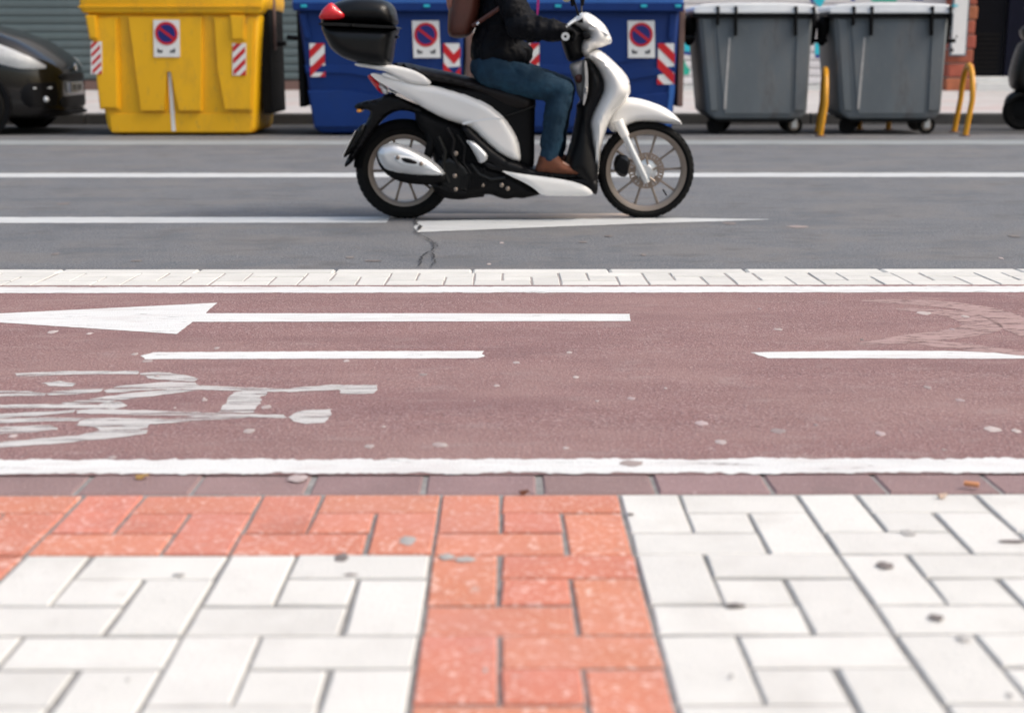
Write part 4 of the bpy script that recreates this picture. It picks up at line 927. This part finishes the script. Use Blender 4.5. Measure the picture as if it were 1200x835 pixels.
inflate('side_fairing', fair, YSC, .172, .042, 'white', SC, edge=.115, wide=lambda x, z: .62 + .38 * min(1, max(0, (x - X_a) / (X_b - X_a))))
inflate('crease_shade', [(541, 142.5), (556, 139.5), (570, 137), (584, 136.3), (590, 137.5), (584, 138), (570, 138.8), (556, 141.3), (545, 144.5)], YSC, .1745, .004, 'grey_lid', SC, edge=.1725, g=.01, st=.008)  # thin grey strip puts the shading of the fairing fold into colour
inflate('seat_seam', [(592, 134), (610, 128.5), (626, 122), (626.5, 123.5), (611, 130), (594, 135.5)], YSC, .147, .004, 'case', SC, edge=.140, g=.01, st=.008)
inflate('cover_seam', [(688, 33), (700, 35), (711, 41), (711, 42.2), (700, 36.4), (688, 34.4)], YSC, .131, .003, 'grey_lid', SC, edge=.12, g=.01, st=.008)
inflate('fairing_trim', [(455, 103.5), (466, 107), (489, 118.5), (496, 123), (484, 119), (466, 111.5), (457, 107)], YSC, .135, .01, 'chrome', SC, edge=.11)
inflate('tail_light', [(431, 88.5), (437, 86.5), (444, 93), (450, 101), (452, 110), (446, 108), (440, 101)], YSC, .095, .03, 'red_lens', SC, edge=.07)
inflate('rear_indicator', [(443, 95.5), (449, 98), (456, 105), (456.5, 110), (451, 110), (446, 103)], YSC, .108, .015, 'clear_lens', SC, edge=.08)
inflate('rear_mudguard', [(415.5, 125), (420, 120), (446, 115.5), (452, 110), (462, 110), (480, 117.5), (498, 126), (504, 134), (500, 140), (492, 135), (482, 130), (468, 129), (456, 134), (446, 143), (438, 154), (431, 165), (423, 176), (411, 192), (404.5, 196), (406, 188), (416, 172), (424, 152), (431, 142), (436, 130), (428, 127.5), (421, 129.5)], YSC, .075, .02, 'black', SC, edge=.05)
inflate('plate_holder', [(423, 146), (430, 145), (428, 156), (418, 172), (407, 183.5), (403.5, 182.5), (410, 170), (418, 157)], YSC, .095, .012, 'case', SC, edge=.08)
bm = NB(); a, b = at(421, 152, YSC), at(406, 182, YSC)
for s in (0,):
    vs = [bm.verts.new((a.x - .012, YSC - .10, a.z)), bm.verts.new((a.x - .012, YSC + .10, a.z)), bm.verts.new((b.x - .012, YSC + .10, b.z)), bm.verts.new((b.x - .012, YSC - .10, b.z))]
    f = bm.faces.new(vs); ex = bmesh.ops.extrude_face_region(bm, geom=[f]); bmesh.ops.translate(bm, verts=[g for g in ex['geom'] if isinstance(g, bmesh.types.BMVert)], vec=(.003, 0, .001))
build('number_plate', bm, 'white_print', SC)
inflate('reflector', [(419, 127.5), (425, 127.5), (424.5, 131.5), (420, 131.5)], YSC, .08, .006, 'orange_lens', SC, edge=.07)
# hugger over rear tyre, swing arm, shock
bm = NB()
prev = None
for k in range(22):
    th = math.pi * (.98 - .80 * k / 21); ring = []
    for s in range(9):
        y = -.062 + .124 * s / 8; rr = rR + .016 - .05 * abs(2 * s / 8 - 1) ** 3
        for q in (0,): ring.append(bm.verts.new((cR.x + rr * math.cos(th), YSC + y, cR.z + rr * math.sin(th))))
    if k < 4: pass
    if prev:
        for s in range(8): bm.faces.new((prev[s], prev[s + 1], ring[s + 1], ring[s]))
    prev = ring
bmesh.ops.solidify(bm, geom=bm.faces[:], thickness=.004); build('inner_mudguard', bm, 'dull_black', SC, True)
bm = NB(); tube(bm, [at(500, 138, YSC - .09), at(506, 165, YSC - .09), at(498, 196, YSC - .09)], [.022, .026, .022], 12); build('shock_absorber', bm, 'dull_black', SC, True)
# hoses, lever and plates in the engine bay
for pts, rr, mm in (([(524, 150), (532, 164), (530, 180), (538, 196)], .010, 'black'), ([(536, 158), (545, 172), (543, 190), (552, 204)], .007, 'black'), ([(514, 160), (522, 178), (519, 196), (526, 214)], .012, 'case'), ([(552, 192), (562, 204), (576, 210), (592, 208)], .009, 'case')):
    bm = NB(); tube(bm, [at(u, v, YSC - .155) for u, v in pts], rr, 8); build('hose', bm, mm, SC, True)
inflate('engine_cover', [(512, 186), (528, 180), (546, 190), (556, 206), (550, 222), (528, 226), (514, 212)], YSC - .02, .138, .02, 'case', SC, edge=.12)
inflate('kick_starter', [(505, 214), (516, 216), (532, 222), (546, 224), (546, 227), (530, 225.5), (514, 220), (504, 217)], YSC - .14, .03, .006, 'black', SC, edge=.02)
# muffler
inflate('muffler', [(440, 181), (446, 172), (464, 168), (482, 174), (502, 184), (519, 198), (526, 207), (522, 214), (500, 217), (472, 214), (456, 207), (445, 196)], YSC - .14, .055, .05, 'dull_black', SC, edge=.01)
msh = inflate('muffler_shield', [(441.5, 178), (448, 170), (463, 166.5), (481, 173), (500, 182.5), (516, 195), (522.5, 203.5), (518, 207), (489, 206.5), (464, 203.5), (450, 198), (443.5, 188)], YSC - .155, .062, .05, 'muffler', SC, edge=.01, g=.010, st=.009)
inflate('shield_recess', [(461, 182), (468, 180.5), (482, 183), (496, 188), (503, 194), (497, 196.5), (482, 196), (468, 193), (462, 188)], YSC - .209, .013, .012, 'grey_lid', SC, edge=.002, g=.008, st=.006)
inflate('muffler_slot', [(469, 185), (478, 185), (490, 190), (487, 192.5), (474, 190.5)], YSC - .222, .007, .005, 'black', SC, edge=.002, g=.008, st=.006)
for (u, v) in ((466, 184.5), (493.5, 192)):
    bm = NB(); q = at(u, v, YSC - .225); lathe_y(bm, q, [(.0005, -.006), (.008, -.005), (.011, -.002), (.011, .01), (.0005, .01)], 14, False); build('bolt', bm, 'alu', SC, True)
bm = NB(); tube(bm, [at(518, 207, YSC - .13), at(532, 222, YSC - .12), at(548, 229, YSC - .10), at(566, 227, YSC - .06)], .018, 12); build('exhaust_pipe', bm, 'black', SC, True)
# seat, grab rail, top case
inflate('seat', [(460, 75.5), (464, 73), (480, 74.5), (500, 79.5), (530, 85), (552, 91), (580, 97), (606, 101), (622, 107), (628, 115), (627, 130), (612, 133), (592, 128), (574, 117), (550, 107), (526, 101), (506, 97), (492, 88), (478, 81)], YSC, .145, .06, 'seat', SC, edge=.06)
inflate('grab_rail', [(417.5, 75), (421, 73.5), (446, 77), (455, 76), (464, 76.5), (484, 81), (497, 87), (507, 95.5), (505, 99.5), (492, 98.5), (480, 96), (467, 90), (455, 83.5), (440, 80.5), (421, 77.5)], YSC, .140, .02, 'white', SC, edge=.13, g=.010, st=.009)
inflate('carrier_bracket', [(449, 85), (456, 85.5), (474, 92.5), (477, 95.5), (466, 95), (451, 90)], YSC, .128, .01, 'white', SC, edge=.12, g=.01, st=.008)
inflate('case_base', [(380, 29), (420, 30.5), (466, 32.5), (467, 36), (463, 45), (461, 57), (459, 74), (455, 77.5), (430, 75.5), (408, 70), (391, 59), (383.5, 44), (379.5, 34)], YSC, .195, .07, 'case', SC, edge=.10)
inflate('case_lid', [(379, 29), (379, 22), (383, 13), (393, 4.5), (408, -.5), (424, -2.5), (441, -1.5), (453, 1), (460, 6), (464, 15), (466.5, 31.5), (440, 31), (408, 29.5)], YSC, .197, .08, 'case', SC, edge=.09)
inflate('case_seam', [(378.5, 27.5), (400, 27.5), (440, 30), (467, 31.2), (468, 34.3), (440, 33.4), (400, 31.2), (379, 31)], YSC, .206, .008, 'case', SC, edge=.197)
inflate('case_latch', [(459, 42), (467, 42), (468, 45), (460, 45.5)], YSC, .05, .01, 'black', SC, edge=.03)
inflate('case_reflector', [(378, 23.5), (382, 13.5), (392, 4), (396, 6.5), (402, 12), (409.5, 17.5), (407, 23), (392, 24.5)], YSC, .212, .05, 'red_lens', SC, edge=.188)
inflate('carrier_plate', [(415, 74), (460, 76), (460, 79), (430, 79)], YSC, .09, .01, 'silver', SC, edge=.08)
# =============================================== RIDER
YP = YSC
RD = empty('person', (at(585, 90, YP).x, YP, .0), label='rider in black jacket and blue jeans with tan boots sitting on the white scooter', cat='person')
def P3(u, v, dy): return at(u, v, YP) + Vector((0, dy, 0))
hip = {s: P3(577, 83, s * .09) for s in (-1, 1)}
knee = {-1: P3(656, 106, -.16), 1: P3(662, 104, .15)}; ank = {-1: P3(643, 184, -.13), 1: P3(652, 184, .12)}
sh = {s: P3(588, -22, s * .19) for s in (-1, 1)}; elb = {-1: P3(610, 31, -.27), 1: P3(618, 30, .27)}; wri = {-1: P3(652, 37, -.27), 1: P3(656, 38, .27)}
def hand(bm, s, fat, n=8):
    w = wri[s]; k = P3(661, 37, s * .265); 
    capsule(bm, w, k + Vector((0, 0, .006)), .026 * fat, .024 * fat, (1, 1.25, .9), n)
    gy = [.225, .248, .271, .294]                      # four fingers wrapped over the grip
    for i, y in enumerate(gy):
        L = (1, 1.08, 1.0, .84)[i]; c = at(665.0, 43, YP); a0 = P3(664, 36, 0); r = .0088 * fat
        ctr = Vector((c.x, YP + s * y, at(664, 43, YP).z)); pts = []
        for q in range(6):
            th = math.radians(115 - q * 38 * L); pts.append(ctr + Vector((.028 * math.cos(th), s * .002 * q, .030 * math.sin(th))))
        for a, b in zip(pts, pts[1:]): capsule(bm, a, b, r, r * .96, n=8)
    c = P3(659, 43, s * .225); capsule(bm, P3(657, 39, s * .24), c, .011 * fat, .010 * fat); capsule(bm, c, P3(664, 50, s * .205), .010 * fat, .0085 * fat)
# body
bm = NB()
pel = P3(578, 80, 0); chest = P3(590, -5, 0); neck = P3(592, -46, 0); head = P3(602, -82, 0)
capsule(bm, pel, chest, .112, .112, (.85, 1.15, 1)); capsule(bm, chest + Vector((-.02, -.13, .08)), chest + Vector((-.02, .13, .08)), .075, .075)
capsule(bm, P3(590, -30, 0), P3(596, -62, 0), .058, .052)
capsule(bm, head + Vector((-.01, 0, .03)), head + Vector((.02, 0, -.045)), .088, .068, (1.05, .88, 1.1)); capsule(bm, head + Vector((.095, 0, -.015)), head + Vector((.105, 0, -.03)), .012, .014)
capsule(bm, head + Vector((.07, 0, -.095)), head + Vector((.085, 0, -.098)), .02, .018)
for s in (-1, 1):
    capsule(bm, head + Vector((.0, s * .08, -.02)), head + Vector((-.01, s * .083, .01)), .013, .016, (1, .6, 1))
    capsule(bm, sh[s], elb[s], .048, .038); capsule(bm, elb[s], wri[s], .038, .027)
    capsule(bm, hip[s], knee[s], .085, .055); capsule(bm, knee[s], ank[s], .052, .038); capsule(bm, ank[s], P3(672, 201, s * .13), .036, .028, (1, 1.1, .8))
    hand(bm, s, .85)
body = build('body', bm, 'skin', RD, True); remesh(body, .0065, 3)
# jacket
bm = NB()
capsule(bm, P3(582, 66, 0), P3(588, 20, 0), .152, .150, (.90, 1.15, 1), 24); capsule(bm, P3(588, 30, 0), P3(590, -12, 0), .155, .150, (.88, 1.25, 1), 24)
capsule(bm, P3(584, 76, 0), P3(598, 62, 0), .128, .12, (1.0, 1.35, .8), 20)
capsule(bm, P3(588, -20, -.13), P3(588, -20, .13), .092, .092); capsule(bm, P3(591, -34, 0), P3(594, -46, 0), .078, .070)
for s in (-1, 1):
    e2 = elb[s]
    capsule(bm, sh[s], e2, .085, .075); capsule(bm, e2, wri[s] + Vector((.012, 0, 0)), .070, .050)
    for k in range(7):                                # rucked sleeve
        t = k / 6; q = e2.lerp(wri[s], t); d = (wri[s] - e2).normalized(); capsule(bm, q, q + d * .008, .073 - .018 * t + (.006 if k % 2 else -.003), .070 - .018 * t + (.004 if k % 2 else -.003))
jk = build('jacket', bm, 'jacket', RD, True); remesh(jk, .007, 3, (.10, .034))
inflate('jacket_lining', [(629.5, -6), (632.5, -6), (632, 8), (630.5, 19), (628.5, 17)], YP - .10, .02, .005, 'magenta', RD)
# jeans
bm = NB()
capsule(bm, P3(577, 80, -.05), P3(577, 80, .05), .118, .118, (1, 1, .8), 20)
for s in (-1, 1):
    k = knee[s]; capsule(bm, hip[s] + Vector((0, 0, .0)), hip[s].lerp(k, .55), .100, .085); capsule(bm, hip[s].lerp(k, .5), k, .087, .067, n=18)
    c = k.lerp(ank[s], .35) + Vector((-.008, 0, 0)); capsule(bm, k, c, .066, .066); capsule(bm, c, ank[s] + Vector((-.0, 0, .015)), .066, .049)
    for q in range(4): z = ank[s] + Vector((0, 0, .01 + q * .022)); capsule(bm, z, z + Vector((0, 0, .006)), .050 + (q % 2) * .003, .050)
jn = build('jeans', bm, 'jeans', RD, True); remesh(jn, .007, 4, (.09, .016))
# boots
for s in (-1, 1):
    du = 0 if s < 0 else 10
    o = [(632, 181), (643, 179.5), (654, 181), (657, 187), (663, 191.5), (673, 195.5), (681.5, 199.5), (683.5, 203.5), (682, 206), (660, 205.5), (640, 203.5), (628, 202.5), (627, 197), (630, 190)]
    inflate('boot', [(u + du, v) for u, v in o], YP + s * .13, .046, .038, 'boot', RD, edge=.012)
    inflate('boot_sole', [(u + du, v) for u, v in [(627, 200), (640, 201.5), (660, 203.5), (684, 204), (683, 207.5), (660, 207), (627, 204.5)]], YP + s * .13, .047, .01, 'black', RD, edge=.035)
    inflate('boot_gusset', [(u + du, v) for u, v in [(638, 182), (646, 181.5), (645, 195), (641, 197), (639, 190)]], YP + s * .13, .0475, .006, 'leather', RD, edge=.035)
    bm = NB(); hand(bm, s, 1.12); gl = build('glove', bm, 'dull_black', RD, True); remesh(gl, .0035, 2)
# face, hair, helmet (above the picture's top edge)
for s in (-1, 1):
    bm = NB(); e = head + Vector((.078, s * .03, .0)); capsule(bm, e, e + Vector((.004, 0, 0)), .012, .012); build('eye', bm, 'white_print', RD, True)
bm = NB(); e = head + Vector((.088, 0, -.06)); capsule(bm, e + Vector((0, -.018, 0)), e + Vector((0, .018, 0)), .007, .007); build('lips', bm, 'leather_light', RD, True)
bm = NB(); capsule(bm, head + Vector((-.05, 0, -.02)), head + Vector((-.07, 0, -.16)), .07, .04, (1, 1.1, 1)); build('hair', bm, 'hair', RD, True)
bm = NB(); bmesh.ops.create_uvsphere(bm, u_segments=32, v_segments=20, radius=.145)
for v in bm.verts: v.co = Vector((v.co.x * 1.05, v.co.y * .92, v.co.z)) + head + Vector((-.01, 0, .035))
kill = [v for v in bm.verts if (v.co.z < head.z - .055) or (v.co.x > head.x + .06 and v.co.z < head.z + .05)]
bmesh.ops.delete(bm, geom=kill, context='VERTS'); bmesh.ops.solidify(bm, geom=bm.faces[:], thickness=.018)
hl = build('helmet', bm, 'white', RD, True)
# backpack
BP = empty('backpack', P3(542, 20, 0), label='brown leather backpack with tan straps on the back of the scooter rider', cat='backpack')
inflate('bag', [(529, -22), (545, -30), (562, -28), (566, -10), (563, 14), (557, 32), (550, 43), (538, 45.5), (527, 43.5), (524.5, 36), (526, 10)], YP, .15, .06, 'leather', BP, edge=.05)
inflate('flap', [(523, -18), (530, -26), (542, -30), (540, -12), (535, 8), (530, 15), (524, 11)], YP, .12, .03, 'leather_light', BP, edge=.07)
for s in (-1, 1):
    inflate('buckle_strap', [(535, -10), (539, -10), (537, 6), (532, 20), (529, 19), (533, 4)], YP + s * .07, .075, .006, 'leather', BP, edge=.06)
    bm = NB(); pp = [P3(556, 30, s * .16), P3(565, 25, s * .185), P3(576, 18, s * .19), P3(586, 10, s * .20), P3(594, -5, s * .16), P3(590, -34, s * .12)]
    if s < 0: pp = [P3(555, 31, -.15), P3(563, 26, -.172), P3(572, 20, -.195), P3(584, 12, -.22), P3(592, 2, -.235)]
    tube(bm, pp, .012, 8); build('shoulder_strap', bm, 'leather', BP, True)
    bm = NB(); q = P3(560, 29, s * .176); capsule(bm, q, q + Vector((.006, 0, .004)), .008, .008); build('buckle', bm, 'chrome', BP, True)
# =============================================== BLACK SCOOTER AT THE RIGHT EDGE
YM = road(1195, 152.5).y
def M_(px): return px
MS = empty('black_scooter', (at(1250, 150, YM).x, YM, 0), label='black parked scooter cut off by the right edge beside the doorway', cat='scooter')
def wheel_small(u, v):
    c = at(u, v, YM); r = c.z; bm = NB()
    lathe_y(bm, c, [(r * .6, -.03), (r * .85, -.05), (r * .97, -.03), (r, 0), (r * .97, .03), (r * .85, .05), (r * .6, .03)], 40); w = build('wheel', bm, 'rubber', MS, True)
    bm = NB(); lathe_y(bm, c, [(.0005, -.035), (r * .2, -.04), (r * .5, -.02), (r * .62, -.035), (r * .62, .03), (.0005, .03)], 30, False); build('rim', bm, 'dull_black', w, True)
wheel_small(1197, 130); wheel_small(1325, 130)
inflate('front_fender', [(1176, 124), (1180, 112), (1192, 105), (1206, 106), (1216, 114), (1220, 126), (1210, 118), (1196, 114), (1184, 119)], YM, .07, .03, 'case', MS, edge=.02)
inflate('leg_shield', [(1196, 50), (1204, 46), (1210, 60), (1206, 80), (1208, 100), (1222, 124), (1212, 126), (1198, 110), (1186, 104), (1184, 90), (1188, 72)], YM, .19, .08, 'case', MS, edge=.05)
inflate('floorboard', [(1206, 118), (1226, 126), (1262, 126), (1268, 132), (1240, 138), (1212, 132)], YM, .15, .03, 'dull_black', MS, edge=.10)
inflate('rear_body', [(1256, 84), (1300, 76), (1346, 76), (1352, 86), (1330, 104), (1300, 112), (1280, 128), (1262, 130)], YM, .16, .08, 'case', MS, edge=.05)
inflate('seat', [(1254, 76), (1290, 70), (1334, 66), (1342, 72), (1300, 80), (1256, 84)], YM, .14, .04, 'seat', MS, edge=.06)
inflate('handlebar_cover', [(1196, 34), (1206, 28), (1216, 32), (1214, 44), (1204, 50), (1197, 44)], YM, .12, .05, 'case', MS, edge=.04)
bm = NB(); tube(bm, [at(1206, 38, YM - .34), at(1208, 38, YM), at(1206, 38, YM + .34)], .016, 10); build('handlebar', bm, 'rubber', MS, True)
bm = NB(); tube(bm, [at(1205, 60, YM), at(1198, 105, YM), at(1197, 130, YM)], .03, 10); build('fork', bm, 'dull_black', MS, True)
for s in (-1, 1):
    bm = NB(); tube(bm, [at(1208, 36, YM + s * .2), at(1206, 12, YM + s * .26)], .006, 8); build('mirror_stem', bm, 'dull_black', MS, True)
    bm = NB(); q = at(1205, 8, YM + s * .27); capsule(bm, q + Vector((0, -.03, 0)), q + Vector((0, .03, 0)), .045, .045, (.4, 1, 1)); build('mirror', bm, 'case', MS, True)
